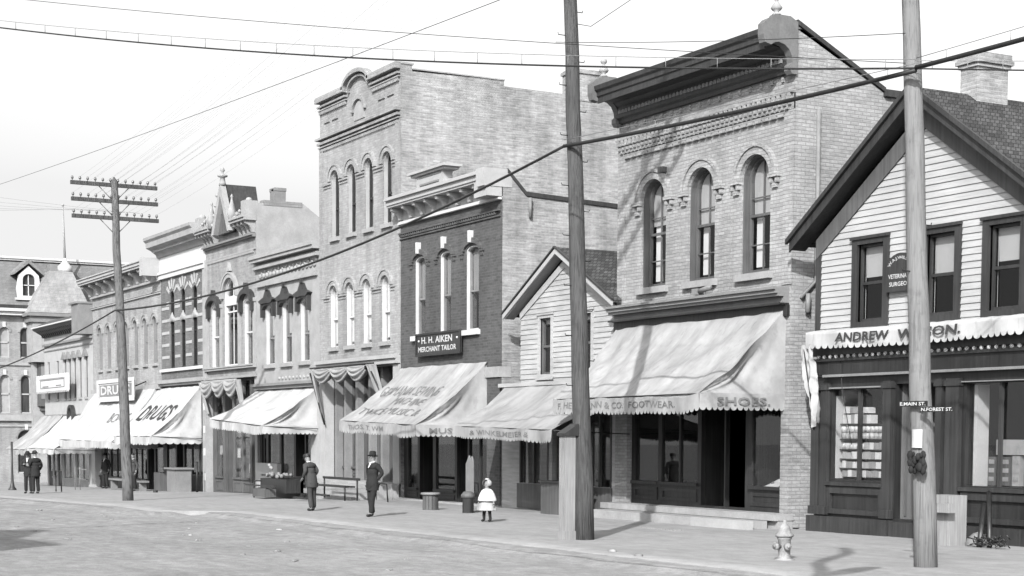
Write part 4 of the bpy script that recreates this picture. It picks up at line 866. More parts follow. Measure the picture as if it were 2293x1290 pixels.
MB().box(xl, xr, -.06, .3, 9.3, 10.0).build('frieze', WHITE, R)
cornice(R, xl, xr, [(9.0, 9.2, .12), (9.202, 9.3, .18)], WHITE, 'architrave', False)
cp_ = MB().prof([(0, 9.98), (-.12, 9.98), (-.16, 10.12), (-.4, 10.3), (-.62, 10.4), (-.64, 10.62), (-.74, 10.72), (-.76, 10.84), (0, 10.9)], xl-.2, xr+.1); co = cp_.build('cornice', STONE, R)
dentils(co, xl, xr, 10.2, 10.3, .42, 34, STONE, .5)
cornice(R, xl, xr, [(4.2, 4.3, .12), (4.302, 4.46, .22)], STONE, 'shop_cornice', False)
shopfront(R, xl, xr-.2, -.5, 4.2, [(-32.2, -30.9, 'win', 0), (-30.7, -29.8, 'recess', 0), (-29.6, -26.5, 'win', 2)], DARKP, .12, .8)
room_box(R, xl+.3, xr-.3, .5, 4.3, -.5, 4.1)
awning(R, -32.9, -26.7, -32.5, -26.6, 4.1, 1.95, 2.2, .34, .12, CANVASW, 3.7, scal=.3, left=False, texts=(('front', 'DRUGS', -32.2, 4.6, .95, .62, INKD, .02),))

# ============================================================ long drug store building
R = thing('brick_building', 'wide brick drug store building with seven slim arched windows behind the crossarm pole', 'shop building', (-38.5, 5, -.7))
xl, xr = -44.6, -32.52
W8 = [(c-.34, c+.34) for c in (-43.05, -41.45, -39.85, -38.2, -36.62, -35.02, -33.45)]
MB().plate([(xl, 4.3), (xr, 4.3), (xr, 9.7), (xl, 9.7)], [arch(a, b, 5.3, 7.45, .34) for a, b in W8], 0, .3).build('front_wall', GREYB, R)
MB().plate([(.3, -.8), (.3, 9.6), (13, 9.2), (13, -.8)], (), xr-.28, xr-.004, axis='x').plate([(.3, -.8), (.3, 9.6), (13, 9.2), (13, -.8)], (), xl, xl+.28, axis='x').box(xl+.28, xr-.28, .3, 13, 9.0, 9.2).build('side_wall', GREYB, R)
room_box(R, xl+.3, xr-.3, .31, 4.5, 4.6, 8.8)
for i, (a, b) in enumerate(W8): window(R, a, b, 5.3, 7.45, .34, .15, GREYP, .5, .3, SHADE, fr=.05)
arch_set(R, [(a, b, 7.11, .34) for a, b in W8], .12, -.07, GREYB)
m = MB()
for a, b in W8: m.plate([((a+b)/2-.05, 7.62), ((a+b)/2+.05, 7.62), ((a+b)/2+.09, 7.95), ((a+b)/2-.02, 7.95)], (), -.1, 0)
m.build('keystone', GREYB, R)
sills(R, [(a, b, 5.3) for a, b in W8], STONE, .13, .1, .06)
cornice(R, xl, xr, [(8.96, 9.06, .14), (8.42, 8.48, .08), (8.5, 8.54, .1)], STONE, 'band_course', False)
MB().box(xl, xr, -.03, .0, 9.06, 9.7).build('frieze', CREAM, R)
cr = cornice(R, xl-.2, xr, [(9.62, 9.72, .7), (9.722, 9.86, .76), (9.862, 9.92, .82)], CREAM, 'cornice', False)
brackets(R, [-44.5+i*1.47 for i in range(9)], 9.08, 9.62, .6, .34, CREAM, cr)
MB().box(xl, xr, -.62, -.031, 9.58, 9.618).build('soffit', DARKP, R)
MB().box(-32.95, xr+.03, -.86, .2, 9.18, 10.0).build('end_block', CREAM, cr)
cornice(R, xl, xr, [(4.1, 4.3, .15)], STONE, 'shop_cornice', False)
shopfront(R, xl, xr, -.8, 4.1, [(-44.3, -43.2, 'win', 0), (-43.0, -42.0, 'door', 0), (-41.8, -39.6, 'win', 1), (-39.4, -38.4, 'recess', 0), (-38.2, -35.4, 'win', 2), (-35.2, -34.2, 'recess', 0), (-34.0, -32.8, 'win', 0)], DARKP, .12, .7)
room_box(R, xl+.3, xr-.3, .5, 4.3, -.8, 4.0)
MB().box(xl, -43.9, -.15, .3, -.9, 4.1).build('pier', CREAM, R)
awning(R, -43.8, -33.1, -42.9, -32.9, 4.3, 1.72, 2.2, .34, .16, CANVASW, 6.1, scal=.3, amp=.06, texts=(('front', 'BOOKS', -37.4, 3.4, .6, .6, INK, .01),))
t = thing('signboard', 'white framed board reading DRUGS set on the awning behind the first utility pole', 'sign', (-37.5, -.6, 4.2))
MB().box(-40.8, -34.6, -.72, -.64, 3.72, 4.56).build('board', WHITE, t); MB().box(-40.55, -34.85, -.735, -.722, 3.86, 4.42).build('panel', GREYP, t)
MB().plate([(-41.0, 3.6), (-34.4, 3.6), (-34.4, 4.68), (-41.0, 4.68)], [[(-40.7, 3.78), (-34.7, 3.78), (-34.7, 4.5), (-40.7, 4.5)]], -.77, -.74).build('sign_frame', WHITE, t)
lettering(t, 'DRUGS', lambda a, b: Vector((-40.3+a, -.75, 3.93+b)), 5.2, .44, WHITE, .03)
MB().tube([(-40.5, -.7, 4.2), (-40.5, .0, 4.5)], .03).tube([(-35, -.7, 4.2), (-35, .0, 4.5)], .03).build('sign_bracket', BLACK, t)

# ============================================================ low white corner building
R = thing('corner_building', 'low white corner building with dark hooded cornice at the row end', 'shop building', (-50, 5, -.9))
xl, xr = -55.5, -44.62
W9 = [(c-.25, c+.25) for c in (-54.5, -52.35, -50.6, -49.6, -48.5, -47.3, -46.0)]
MB().plate([(xl, 3.1), (xr, 3.1), (xr, 7.5), (xl, 7.5)], [arch(a, b, 3.97, 6.1) for a, b in W9], 0, .25).build('front_wall', CREAM, R)
MB().plate([(.25, -1.2), (.25, 7.9), (12, 7.4), (12, -1.2)], (), xl, xl+.25, axis='x').plate([(.25, -1.2), (.25, 7.9), (12, 7.4), (12, -1.2)], (), xr-.25, xr, axis='x').box(xl+.25, xr-.25, .25, 12, 6.9, 7.1).build('side_wall', CREAM, R)
room_box(R, xl+.3, xr-.3, .26, 4, 3.3, 6.8)
for a, b in W9: window(R, a, b, 3.97, 6.1, 0, .12, MIDP, .5, 0, fr=.04, jamb=False)
sills(R, [(a, b, 3.97) for a, b in W9], STONE, .1, .08, .06)
m = MB()
for a, b in W9[2:]: m.plate([(a-.2, 6.1), (b+.2, 6.1), ((a+b)/2, 6.5)], (), -.15, 0)
m.build('window_hood', GREYP, R)
MB().box(xl, xr, -.14, .0, 7.0, 7.12).box(xl, xr, -.05, .001, 6.7, 6.76).build('band_course', GREYP, R)
MB().prof([(0, 7.5), (-.1, 7.5), (-.15, 7.65), (-.62, 7.92), (-.66, 8.0), (-.7, 8.05), (.3, 8.5)], xl-.1, xr-.4).build('cornice', TRIM, R)
MB().box(xl-.1, xr-.4, -.74, -.66, 8.0, 8.07).build('cornice_lip', WHITE, R)
brackets(R, [xl+.2+i*.45 for i in range(23)], 7.5, 7.9, .5, .1, DARKP, R, 'modillion')
MB().box(-46.0, xr, -.75, .5, 7.2, 8.75).box(-46.3, xr+.05, -.85, .5, 8.752, 8.85).build('end_block', GREYP, R)
shopfront(R, xl, xr, -1.1, 3.1, [(-55.2, -54.2, 'door', 0), (-54.0, -53.2, 'win', 0), (-53.0, -52.1, 'door', 0), (-51.5, -49.0, 'win', 1), (-48.6, -46.0, 'win', 1)], CREAM, .08, .7)
room_box(R, xl+.3, xr-.3, .45, 4, -1.1, 3.0)
awning(R, -56.2, -51.2, -55.6, -50.4, 3.05, 1.15, 2.2, .26, .12, CANVAS, 9.4, scal=.3)
awning(R, -51.0, -44.8, -50.2, -43.9, 3.0, 1.25, 2.2, .26, .12, CANVASW, 4.4, scal=.3)
MB().plate(arch(-49.6, -48.4, 2.2, 3.6, .5), [arch(-49.4, -48.6, 2.3, 3.45, .4)], -.2, .0).build('door_hood', TRIM, R)
t = thing('signboard', 'blank white scalloped signboard hung in front of the low white corner building', 'sign', (-51.5, -.5, 4.8))
MB().box(-55.0, -47.6, -.56, -.5, 4.38, 5.2).build('board', WHITE, t)
m = MB().plate([(-55.0, 4.38), (-47.6, 4.38), (-47.6, 5.2), (-55.0, 5.2)], [[(-54.3, 4.5), (-48.3, 4.5), (-48.3, 5.08), (-54.3, 5.08)]], -.6, -.562)
for i in range(20): m.ball((-54.9+i*.38, -.56, 5.22), .1, (1, .4, 1), 6).ball((-54.9+i*.38, -.56, 4.36), .1, (1, .4, 1), 6)
m.build('sign_frame', WHITE, t)
MB().plate([(-54.1, 4.55), (-48.5, 4.55), (-48.5, 5.03), (-54.1, 5.03)], [[(-54.0, 4.59), (-48.6, 4.59), (-48.6, 4.99), (-54.0, 4.99)]], -.575, -.562).box(-53.6, -52.2, -.57, -.562, 4.62, 4.68).box(-50.4, -49.2, -.57, -.562, 4.64, 4.7).build('sign_marking', INK, t)

# ============================================================ mansard building across the side street
R = thing('mansard_building', 'large brick building with grey mansard roof, white dormer and pyramid turret', 'building', (-82, 4, -1.4))
X0 = -75.
ww = []
for k, yc in enumerate((-9.0, -6.2, -3.4, -1.4, .2, 1.75, 3.15)):
    w_ = .75 if k < 5 else .68
    ww.append((yc-w_/2, yc+w_/2, 7.22, 9.3, w_/2)); ww.append((yc-w_/2, yc+w_/2, 3.42, 6.05, w_/2))
    ww.append((yc-.6, yc+.6, -.7, 2.3, .55)) if k in (0, 2, 4) or k == 6 else None
ww = [w for w in ww if w]
MB().plate([(-26, -1.7), (24, -1.7), (24, 10.1), (-26, 10.1)], [arch(*w) for w in ww], X0, X0-.3, axis='x').build('front_wall', GREYB, R)
MB().box(X0-16, X0-.3, -26, -25.7, -1.7, 10.1).box(X0-16, X0-.3, 23.7, 24, -1.7, 10.1).box(X0-.34, X0-.31, -25.7, 23.7, 2.6, 2.9).box(X0-1.5, X0-1.45, -25.7, 23.7, -1.6, 10).build('side_wall', GREYB, R)
for (y0, y1, z0, z1, r_) in ww:
    blind = abs((y0+y1)/2-1.75) < .1
    o = MB().plate(arch(y0, y1, z0, z1, r_), [arch(y0+.07, y1-.07, z0+.08, z1-.07, r_*.9)], X0-.1, X0-.2, axis='x').box(X0-.18, X0-.1, y0, y1, (z0+z1)/2-.05, (z0+z1)/2+.05).build('window', CREAM, R)
    MB().plate(arch(y0+.06, y1-.06, z0+.06, z1-.06, r_*.9), (), X0-.17, X0-.19, axis='x').build('pane', STONE if blind else TRIM, o)
    m = MB(); pts_o = [((y0+y1)/2+(y1-y0+.3)/2*math.cos(PI*i/12), z1-r_+(r_+.15)*math.sin(PI*i/12)) for i in range(13)]; pts_i = [((y0+y1)/2+(y1-y0)/2*math.cos(PI*i/12), z1-r_+r_*math.sin(PI*i/12)) for i in range(12, -1, -1)]
    m.plate(pts_o+pts_i, (), X0+.06, X0-.02, axis='x'); m.build('window_arch', PALE, R)
    MB().box(X0-.1, X0+.1, (y0+y1)/2-.1, (y0+y1)/2+.1, z1, z1+.35).build('keystone', WHITE, R)
MB().box(X0-.05, X0+.12, -26, 24, 6.7, 6.9).box(X0-.05, X0+.2, -26, 24, 2.9, 3.3).box(X0-.05, X0+.08, -26, 24, 2.5, 2.62).build('band_course', STONE, R)
MB().box(X0-.3, X0+.5, -26, 24, 10.1, 10.35).box(X0-.3, X0+.7, -26, 24, 10.352, 10.55).build('cornice', WHITE, R)
MB().box(X0-.3, X0+.55, -26, 24, 10.552, 10.8).build('gutter', TRIM, R)
MB().add([(X0, -26, 10.8), (X0, 24, 10.8), (X0-2.6, 22, 14.1), (X0-2.6, -24, 14.1), (X0-16, -26, 10.8), (X0-16, 24, 10.8), (X0-13.4, 22, 14.1), (X0-13.4, -24, 14.1)], [(0, 1, 2, 3), (3, 2, 6, 7), (5, 4, 7, 6), (1, 5, 6, 2), (4, 0, 3, 7)]).build('mansard_roof', M('dark_slate', .2, .85, 'shingle', .15, 2, .3, bv=.1, size=(.3, .2, .01)), R)
MB().box(X0-2.7, X0-2.4, -24, 22, 14.1, 14.22).box(X0-2.75, X0-2.3, -24, 22, 14.222, 14.36).build('roof_cresting', WHITE, R)
dm = MB().plate([(2.78, 11.3), (4.2, 11.3), (4.3, 12.0), (4.2, 12.9), (3.5, 13.55), (2.85, 12.9), (2.7, 12.0)], [arch(3.1, 3.95, 11.5, 13.0, .42)], X0-.2, X0-.5, axis='x').box(X0-.55, X0-.1, 2.6, 4.4, 11.2, 11.34); d_ = dm.build('dormer', WHITE, R)
MB().box(X0-.42, X0-.34, 3.49, 3.55, 11.5, 13.0).box(X0-.42, X0-.34, 3.1, 3.95, 12.2, 12.26).build('muntin', WHITE, d_); MB().plate(arch(3.1, 3.95, 11.5, 13.0, .42), (), X0-.44, X0-.46, axis='x').build('pane', TRIM, d_)
MB().plate([(2.55, 13.1), (3.5, 14.0), (4.6, 13.0), (4.6, 12.85), (3.5, 13.72), (2.55, 12.95)], (), X0-.05, X0-2.2, axis='x').build('dormer_roof', SLATE, d_)
c1, c2 = 3.0, 7.4; xt = X0+2.0
MB().add([(xt, c1, 10.25), (xt, c2, 10.25), (xt-4, c2, 10.25), (xt-4, c1, 10.25), (xt-1.5, 4.75, 13.2), (xt-1.5, 6.35, 13.2), (xt-2.6, 6.35, 13.2), (xt-2.6, 4.75, 13.2)], [(0, 1, 5, 4), (1, 2, 6, 5), (2, 3, 7, 6), (3, 0, 4, 7), (4, 5, 6, 7)]).build('turret_roof', SLATEW, R)
MB().box(xt-4, xt-.1, c1+.1, c2-.1, 9.6, 10.0).box(xt-4.1, xt+.1, c1-.1, c2+.1, 10.002, 10.22).box(xt-2.6, xt-1.6, 4.8, 5.3, 13.15, 13.7).build('turret_cornice', GREYP, R)
MB().box(xt-4, xt-.25, c1+.3, c2-.3, 6.9, 9.598).box(xt-4, xt-1.2, c1+.5, c2-.3, -1.6, 6.898).build('turret_wall', STONE, R)
o = MB().box(X0-.1, xt-.6, 3.75, 4.75, 3.9, 7.0).box(X0-.1, xt-.5, 3.65, 4.85, 7.002, 7.15).box(X0-.1, xt-.8, 3.9, 4.6, 3.6, 3.898).build('oriel', MIDP, R)
MB().box(xt-.6, xt-.57, 3.9, 4.3, 4.4, 5.6).box(xt-.6, xt-.57, 3.9, 4.3, 5.75, 6.8).box(xt-.6, xt-.57, 4.38, 4.68, 4.4, 5.6).build('oriel_pane', GREYP, o)
MB().lathe((X0-1.0, 6.2, 13.3), [(.55, 0), (.5, .4), (.2, .7), (.08, 1.0)], 8).build('ventilator', WHITE, R)
fp = MB().tube([(X0-1.0, 6.2, 14.0), (X0-1.0, 6.1, 17.9)], [.09, .05]).ball((X0-1.0, 6.1, 17.95), .1).build('flagpole', STONE, None, origin=(X0-1, 6.2, 14)); tag(fp, 'thin pale flagpole above the mansard roof', 'flagpole')
# ============================================================ building across the street, out of frame, whose gables throw the shadow at lower left
R = thing('brick_building', 'twin gabled brick building opposite the row, its shadow falling on the street', 'building', (20, -33, 0))
MB().plate([(12, 0), (24.62, 0), (24.62, 12.6), (24.5, 12.7), (22, 12.35), (20.2, 13.55), (18.6, 12.2), (12, 12.2)], [arch(a, a+.9, z, z+2) for a in (13, 15, 17, 19, 21, 23) for z in (5, 8.8)], -28.5, -28.8).build('front_wall', DARKB, R)
MB().box(12, 12.3, -40, -28.8, 0, 12).box(24.3, 24.62, -40, -28.8, 0, 12).box(12.3, 24.3, -40, -39.7, 0, 12).box(12.3, 24.3, -39.7, -28.8, 11.5, 11.7).build('side_wall', DARKB, R)

# ============================================================ ground
def gy(x, y):
    z = ground_z(x)
    e = -8.15 if x > -1 else -9.9
    t = max(0, min(1, (e-y)/.5)); t = t*t*(3-2*t)
    z -= .09*t
    if y < e: z += .02*fbm(x*.3, y*.6)+.012*fbm(x*1.3, y*2.2, 3)+.01*fbm(x*.15, y*2.5, 5)
    if -9.9 < y < -8.15 and x < -1: z -= 0
    return z
xs = [-90+i*1.0 for i in range(60)]+[-30+i*.33 for i in range(226)]+[45+i*3 for i in range(12)]
ys = [-60+i*3 for i in range(12)]+[-25+i*.3 for i in range(54)]+[-8.9+i*.12 for i in range(9)]+[-7.7+i*.7 for i in range(12)]+[1+i*6 for i in range(8)]
def far(i, n_, v): return v
vs = [(x, y, gy(x, y)) for y in ys for x in xs]; nx = len(xs)
MB().add(vs, [(j*nx+i, j*nx+i+1, (j+1)*nx+i+1, (j+1)*nx+i) for j in range(len(ys)-1) for i in range(nx-1)], True).build('street', DIRT, None, kind='structure')
m = MB()
for a in ((-600, -90), (81, 600)): m.quad((a[0], -600, -1.9 if a[0] < 0 else .3), (a[1], -600, -1.9 if a[0] < 0 else .3), (a[1], 600, -1.9 if a[0] < 0 else .3), (a[0], 600, -1.9 if a[0] < 0 else .3))
m.quad((-95, 43, -1.0), (85, 43, .0), (85, 600, 0), (-95, 600, -1)); m.quad((-95, -600, -1.7), (85, -600, -.2), (85, -60, -.2), (-95, -60, -1.7)); m.build('ground', DIRT, None, kind='structure')
# sidewalk flags: one sheet a little above the ground, ending in a low kerb
def walk(u, v):
    x = -58+88*u; e = -7.85+.12*fbm(x*.4, 1) if x > -1 else -9.6+.12*fbm(x*.5, 4)
    if -1.6 < x <= -.4: e = -7.85-1.75*(1-((x+1.6)/1.2)) if x < -.4 else e
    y = e*(1-v)+.05*v; return Vector((x, y, ground_z(x)+.012+.004*fbm(x, y)))
m = MB().grid(walk, 400, 12)
for i in range(400):
    a = walk(i/400, 0); b = walk((i+1)/400, 0); m.add([a, b, b+Vector((0, -.05, -.11)), a+Vector((0, -.05, -.11))], [(0, 1, 2, 3)], True)
m.build('sidewalk', WALK, None, kind='structure')
# damp gutter dirt, with painted shadow at the far kerb, along the kerb foot and along the old crossing stones
def gutter_strip(name, P, w0, w1, seed):
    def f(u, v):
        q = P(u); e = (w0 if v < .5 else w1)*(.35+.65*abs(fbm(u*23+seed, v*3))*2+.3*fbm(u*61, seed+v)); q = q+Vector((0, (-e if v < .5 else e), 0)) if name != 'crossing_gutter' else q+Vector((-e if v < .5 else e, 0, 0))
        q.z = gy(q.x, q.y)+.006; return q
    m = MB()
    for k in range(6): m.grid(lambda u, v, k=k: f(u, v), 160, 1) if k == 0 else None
    m.build(name, MUD_SHADE, None, kind='structure')
gutter_strip('gutter', lambda u: Vector((-1+28*u, -8.3+.12*fbm(u*9, 3), 0)), .07, .05, 2.)
gutter_strip('gutter', lambda u: Vector((-24+20*u, -9.95, 0)), .1, .09, 6.)  # far kerb's shadow painted in as a dark strip, together with gutter dirt
gutter_strip('crossing_gutter', lambda u: Vector((2.4+2.3*u, -9.3-5.6*u, 0)), .07, .07, 9.)
for i, (x, y, s_) in enumerate(((7.2, -9.3, .09), (10.8, -8.8, .05), (17.9, -7.4, .06), (19.0, -7.6, .07), (3.2, -9.9, .04), (12.3, -10.8, .05), (8.1, -11.6, .05), (14, -12, .05), (5.5, -10.8, .04), (0.5, -11.2, .05))):
    b = MB().ball((x, y, ground_z(x)-.1 if y < -8 else ground_z(x)+.02), s_, (1.6, 1, .6), 7).build('stone', (CONC, GREYP)[i % 2], None, origin=(x, y, 0)); tag(b, 'small loose stone lying on the dirt street', 'stone', 'loose stones on the street')

for i in range(26):
    x = random.uniform(-6, 19); y = random.uniform(-16.5, -10.2)
    if x > 12 and y < -13: y += 3
    s_ = random.uniform(.02, .05); m = MB()
    for k in range(4): m.ball((x+random.uniform(-.08, .08), y+random.uniform(-.06, .06), gy(x, y)+s_*.2), s_*random.uniform(.5, 1), (1.3, 1, .6), 6)
    b = m.build('dirt_clod', MUD_SHADE, None, origin=(x, y, 0)); tag(b, 'small dark clod lying on the dirt street', 'clod', 'dark clods on the dirt street')
# ============================================================ poles
def pole(name, label, base, top, r0, r1, mat, steps=(), extra=0):
    t = thing(name, label, 'utility pole', base); b = Vector(base); T = Vector(top)
    pts = [b.lerp(T, i/14)+Vector((.05*fbm(i*.45, base[0]), .04*fbm(i*.5, 3), 0)) for i in range(15)]; pts[0].z -= .3
    pts.append(T+Vector((0, 0, r1*1.3)))
    MB().tube(pts, [r0+(r1-r0)*i/14 for i in range(15)]+[.02], 16).build('pole_shaft', mat, t)
    st_ = MB()
    for k, z in enumerate(steps):
        f = (z-base[2])/(top[2]-base[2]); c = b.lerp(T, f); r = r0+(r1-r0)*f; s_ = 1 if k % 2 else -1
        d = Vector((.0, s_, 0)); MB().tube([c+d*r*.8, c+d*(r+.14), c+d*(r+.15)+Vector((0, 0, .04))], .009, 5).build('pole_step', BLACK, t)
    return t, b, T
def crossarm(t, c, half, n_=12, hand=-1):
    a = MB().box(c.x-.26+.13, c.x-.02+.0, c.y-half, c.y+half, c.z-.06, c.z+.06).build('crossarm', POLED, t)
    for i in range(n_):
        y = c.y-half+.06+(2*half-.12)*i/(n_-1)
        MB().lathe((c.x-.08, y, c.z+.06), [(.012, 0), (.012, .05), (.04, .055), (.045, .1), (.03, .14), (.02, .15)], 7).build('insulator', INSUL, a)
    MB().tube([(c.x-.14, c.y-.5, c.z-.04), (c.x-.1, c.y-.05, c.z-.5)], .014, 4).tube([(c.x-.14, c.y+.5, c.z-.04), (c.x-.1, c.y+.05, c.z-.5)], .014, 4).build('brace', GREYP, t)
t1, b1, T1 = pole('utility_pole', 'slightly leaning utility pole with three crossarms full of insulators beside the drug store awning', (-11.4, -7.47, -.14), (-12.68, -7.47, 10.25), .18, .11, POLEM)
for z in (10.13, 9.6, 9.05):
    f = (z-b1.z)/(T1.z-b1.z); crossarm(t1, b1.lerp(T1, f)+Vector((.08, 0, 0)), 1.42)
t2, b2, T2 = pole('utility_pole', 'dark utility pole beside the pale plank box in front of the shoe shop', (14.72, -6.01, .07), (13.72, -6.01, 14.3), .185, .105, POLED, [3.0+.47*i for i in range(20)])
for z in (14.1, 13.55, 12.95):
    f = (z-b2.z)/(T2.z-b2.z); crossarm(t2, b2.lerp(T2, f)+Vector((.1, 0, 0)), 1.42)
t3, b3, T3 = pole('utility_pole', 'thick pale weathered utility pole carrying the street name boards before the grocery', (22.95, -5.09, .1), (22.05, -5.09, 12.5), .175, .105, POLEW, [4.5, 5.2])
# plank box by pole 2
t = thing('plank_box', 'tall narrow box of raw planks with sloping dark lid standing against the dark pole', 'box', (14.55, -6.3, .08))
MB().box(14.43, 14.66, -6.42, -6.2, .08, 2.05).box(14.415, 14.675, -6.44, -6.19, .08, .26).box(14.45, 14.49, -6.435, -6.421, .26, 2.0).box(14.57, 14.6, -6.435, -6.421, .26, 2.0).build('box_body', PLANK, t)
MB().add([(14.4, -6.46, 2.05), (14.7, -6.46, 2.05), (14.7, -6.16, 2.05), (14.4, -6.16, 2.05), (14.7, -6.46, 2.1), (14.7, -6.16, 2.28), (14.4, -6.16, 2.28), (14.4, -6.46, 2.1)], [(0, 3, 2, 1), (4, 5, 6, 7), (0, 1, 4, 7), (1, 2, 5, 4), (2, 3, 6, 5), (3, 0, 7, 6)]).build('lid', TRIM, t)

# street name boards, notice and hanging bunch on pole 3
def toward(c, w, h, txt, yaw, label, x_):
    t = thing('street_sign', label, 'street sign', c); m_ = Matrix.Translation(c) @ Matrix.Rotation(yaw, 4, 'Z')
    b = MB().box(-w/2, w/2, -.012, .012, -h/2, h/2); b.v = [m_ @ q for q in b.v]; b.build('board', BLACK, t)
    lettering(t, txt, lambda a, q: m_ @ Vector((-w/2+.02+a, -.016, -h/2+.015+q)), w-.04, h-.03, WHITE, .02)
toward((22.86, -5.33, 2.545), .52, .08, 'E.MAIN ST.', .12, 'upper street name board with white letters, sticking out left of the pale pole', 0)
toward((23.33, -5.30, 2.46), .62, .08, 'N.FOREST ST.', .10, 'lower street name board with white letters, sticking out right of the pale pole', 1)
b = MB().grid(lambda u, v: Vector((22.87+.2*math.sin(-.35+1.05*u-.1)+.0, -5.09-.2*math.cos(-.35+1.05*u-.1), 1.9+.27*v)), 8, 1).build('notice', WHITE, None, origin=(22.9, -5.3, 2.0)); tag(b, 'white paper notice tacked on the pale weathered pole', 'notice')
m = MB()
for i in range(26):
    a = random.uniform(-.13, .13); z = 1.72+random.uniform(-.12, .12); m.ball((23.0+a, -5.36+random.uniform(-.05, .03), z-abs(a)*.3), random.uniform(.03, .06), (1, .7, 1.3), 6)
b = m.build('hanging_bunch', SUIT, None, origin=(23, -5.3, 1.7)); tag(b, 'dark ragged bunch hanging on the pale pole under the notice', 'bunch')

# ============================================================ hydrant
t = thing('fire_hydrant', 'worn pale fire hydrant with pointed cap at the kerb before the grocery', 'fire hydrant', (20.75, -6.01, .1))
hx, hy, hz = 20.75, -6.01, .1
MB().lathe((hx, hy, hz), [(.17, 0), (.17, .03), (.1, .05), (.095, .1), (.1, .34), (.12, .36), (.12, .385)], 18).build('barrel', HYD, t)
MB().lathe((hx, hy, hz), [(.14, .386), (.15, .42), (.11, .45), (.1, .5), (.075, .56), (.03, .6), (.03, .65), (.0, .655)], 18).build('bonnet', HYD, t)
for a in (PI*1.15, PI*1.5, PI*1.9):
    d = Vector((math.cos(a), math.sin(a), 0)); c = Vector((hx, hy, hz+.24))
    n_ = MB().tube([c+d*.06, c+d*.14, c+d*.145, c+d*.18], [.045, .045, .06, .055], 10); n_.tube([c+d*.18, c+d*.205], .02, 5); n_.build('nozzle', HYD, t)

# ============================================================ things against the grocery wall
t = thing('plank_stand', 'pale upright plank box with small shelf at the grocery front', 'stand', (18.7, -.9, .1))
MB().box(18.75, 19.32, -1.25, -.8, .1, 1.02).build('box_body', PLANK, t)
MB().box(19.05, 19.5, -1.42, -1.252, .72, .88).build('shelf', PLANK, t)
t = thing('cart_shafts', 'pair of dark wooden cart shafts leaning against the grocery panel beside the plank box', 'cart shafts', (19.4, -.5, .1))
MB().tube([(19.35, -.3, 1.08), (20.0, -.9, .14)], .045).build('shaft', DARKP, t); MB().tube([(19.4, -.45, .85), (19.85, -1.0, .14)], .05).build('shaft', DARKP, t)
m = MB()
for i in range(60):
    a = Vector((19.85+random.uniform(-.1, .6), -1.0+random.uniform(-.15, .15), .16+random.uniform(0, .14))); m.tube([a, a+Vector((random.uniform(-.2, .2), random.uniform(-.1, .1), random.uniform(-.05, .08)))], .012, 4)
b = m.build('brushwood', DARKP, None, origin=(19.8, -1, .1)); tag(b, 'heap of dark brushwood at the foot of the leaning shafts', 'brushwood')
b = MB().grid(lambda u, v: Vector((19.55, -.75, .1))+Vector((.22*math.cos(2*PI*u)*math.sin(PI*v*.5+.001), .2*math.sin(2*PI*u)*math.sin(PI*v*.5+.001), .26*math.cos(PI*v*.5)))*(1+.12*fbm(u*5, v*4)), 18, 8).build('sack', GREYP, None, origin=(19.15, -.95, .1)); tag(b, 'pale filled sack on the sidewalk behind the leaning shafts', 'sack')
b = MB().box(11.6, 12.9, -2.75, -2.55, .08, .11).build('plank', PLANK, None, origin=(12, -2.6, .08)); tag(b, 'thin plank lying on the sidewalk in front of the shoe shop step', 'plank')

# tubs and boxes by the tailor shop
t = thing('wooden_tub', 'round slatted wooden tub in front of the tailor awning', 'tub', (.75, -2.5, 0))
m = MB(); cx, cy = .75, -2.5
for i in range(14):
    a = 2*PI*i/14; m.obox((cx+.2*math.cos(a), cy+.2*math.sin(a), .22), .085, .025, .42, a+PI/2)
m.build('staves', MIDP, t); MB().lathe((cx, cy, 0), [(.23, .42), (.27, .43), (.27, .48), (.23, .49)], 16).build('rim', GREYP, t); MB().lathe((cx, cy, 0), [(.19, .4), (.02, .41)], 14).build('soil', SUIT, t)
t = thing('picket_post', 'grey notched picket board standing by the tailor shop pier', 'board', (2.55, -2.2, 0))
MB().plate([(2.35, 0), (2.75, 0), (2.75, 1.35), (2.68, 1.5), (2.6, 1.38), (2.52, 1.52), (2.44, 1.4), (2.35, 1.3)], (), -2.24, -2.2).build('picket', GREYP, t)
t = thing('mailbox', 'small round topped dark bin beside the notched picket board', 'bin', (3.0, -2.5, 0))
MB().lathe((3.0, -2.5, 0), [(.15, 0), (.15, .42), (.19, .43), (.19, .5), (.12, .58), (.02, .6)], 14).build('bin_body', MIDP, t)
b = MB().box(4.2, 5.9, -1.0, -.6, .02, .85).box(4.15, 5.95, -1.05, -.55, .85, .9).build('panelled_box', MIDP, None, origin=(5, -.8, 0)); tag(b, 'dark panelled box standing under the awning of the little white house', 'box')
b.location.z += 0
# display stand and rails at the low pale shop
t = thing('display_stand', 'dark slatted display stand heaped with goods before the low pale shop', 'stand', (-12, -2.3, -.1))
MB().box(-13.0, -10.2, -2.35, -2.28, .62, .68).box(-13.0, -10.2, -2.0, -1.9, -.1, .65).box(-13.0, -10.2, -2.95, -2.88, .3, .35).box(-12.7, -10.2, -2.5, -1.9, .1, .55).build('stand_frame', DARKP, t)
m = MB()
for i in range(20): m.ball((-12.8+random.uniform(0, 2.4), -2.2+random.uniform(-.3, .1), .62+random.uniform(0, .1)), random.uniform(.05, .09), n_=6)
m.build('goods', GREYP, t)
m = MB()
for i in range(4): m.ball((-12.7+i*.1+random.uniform(-.05, .05), -2.2, .8+random.uniform(-.05, .25)), .06, n_=6)
b = m.build('flower_bunch', STONE, None, origin=(-12.5, -2.2, .8)); tag(b, 'bunch of pale flowers on the display stand', 'flowers')
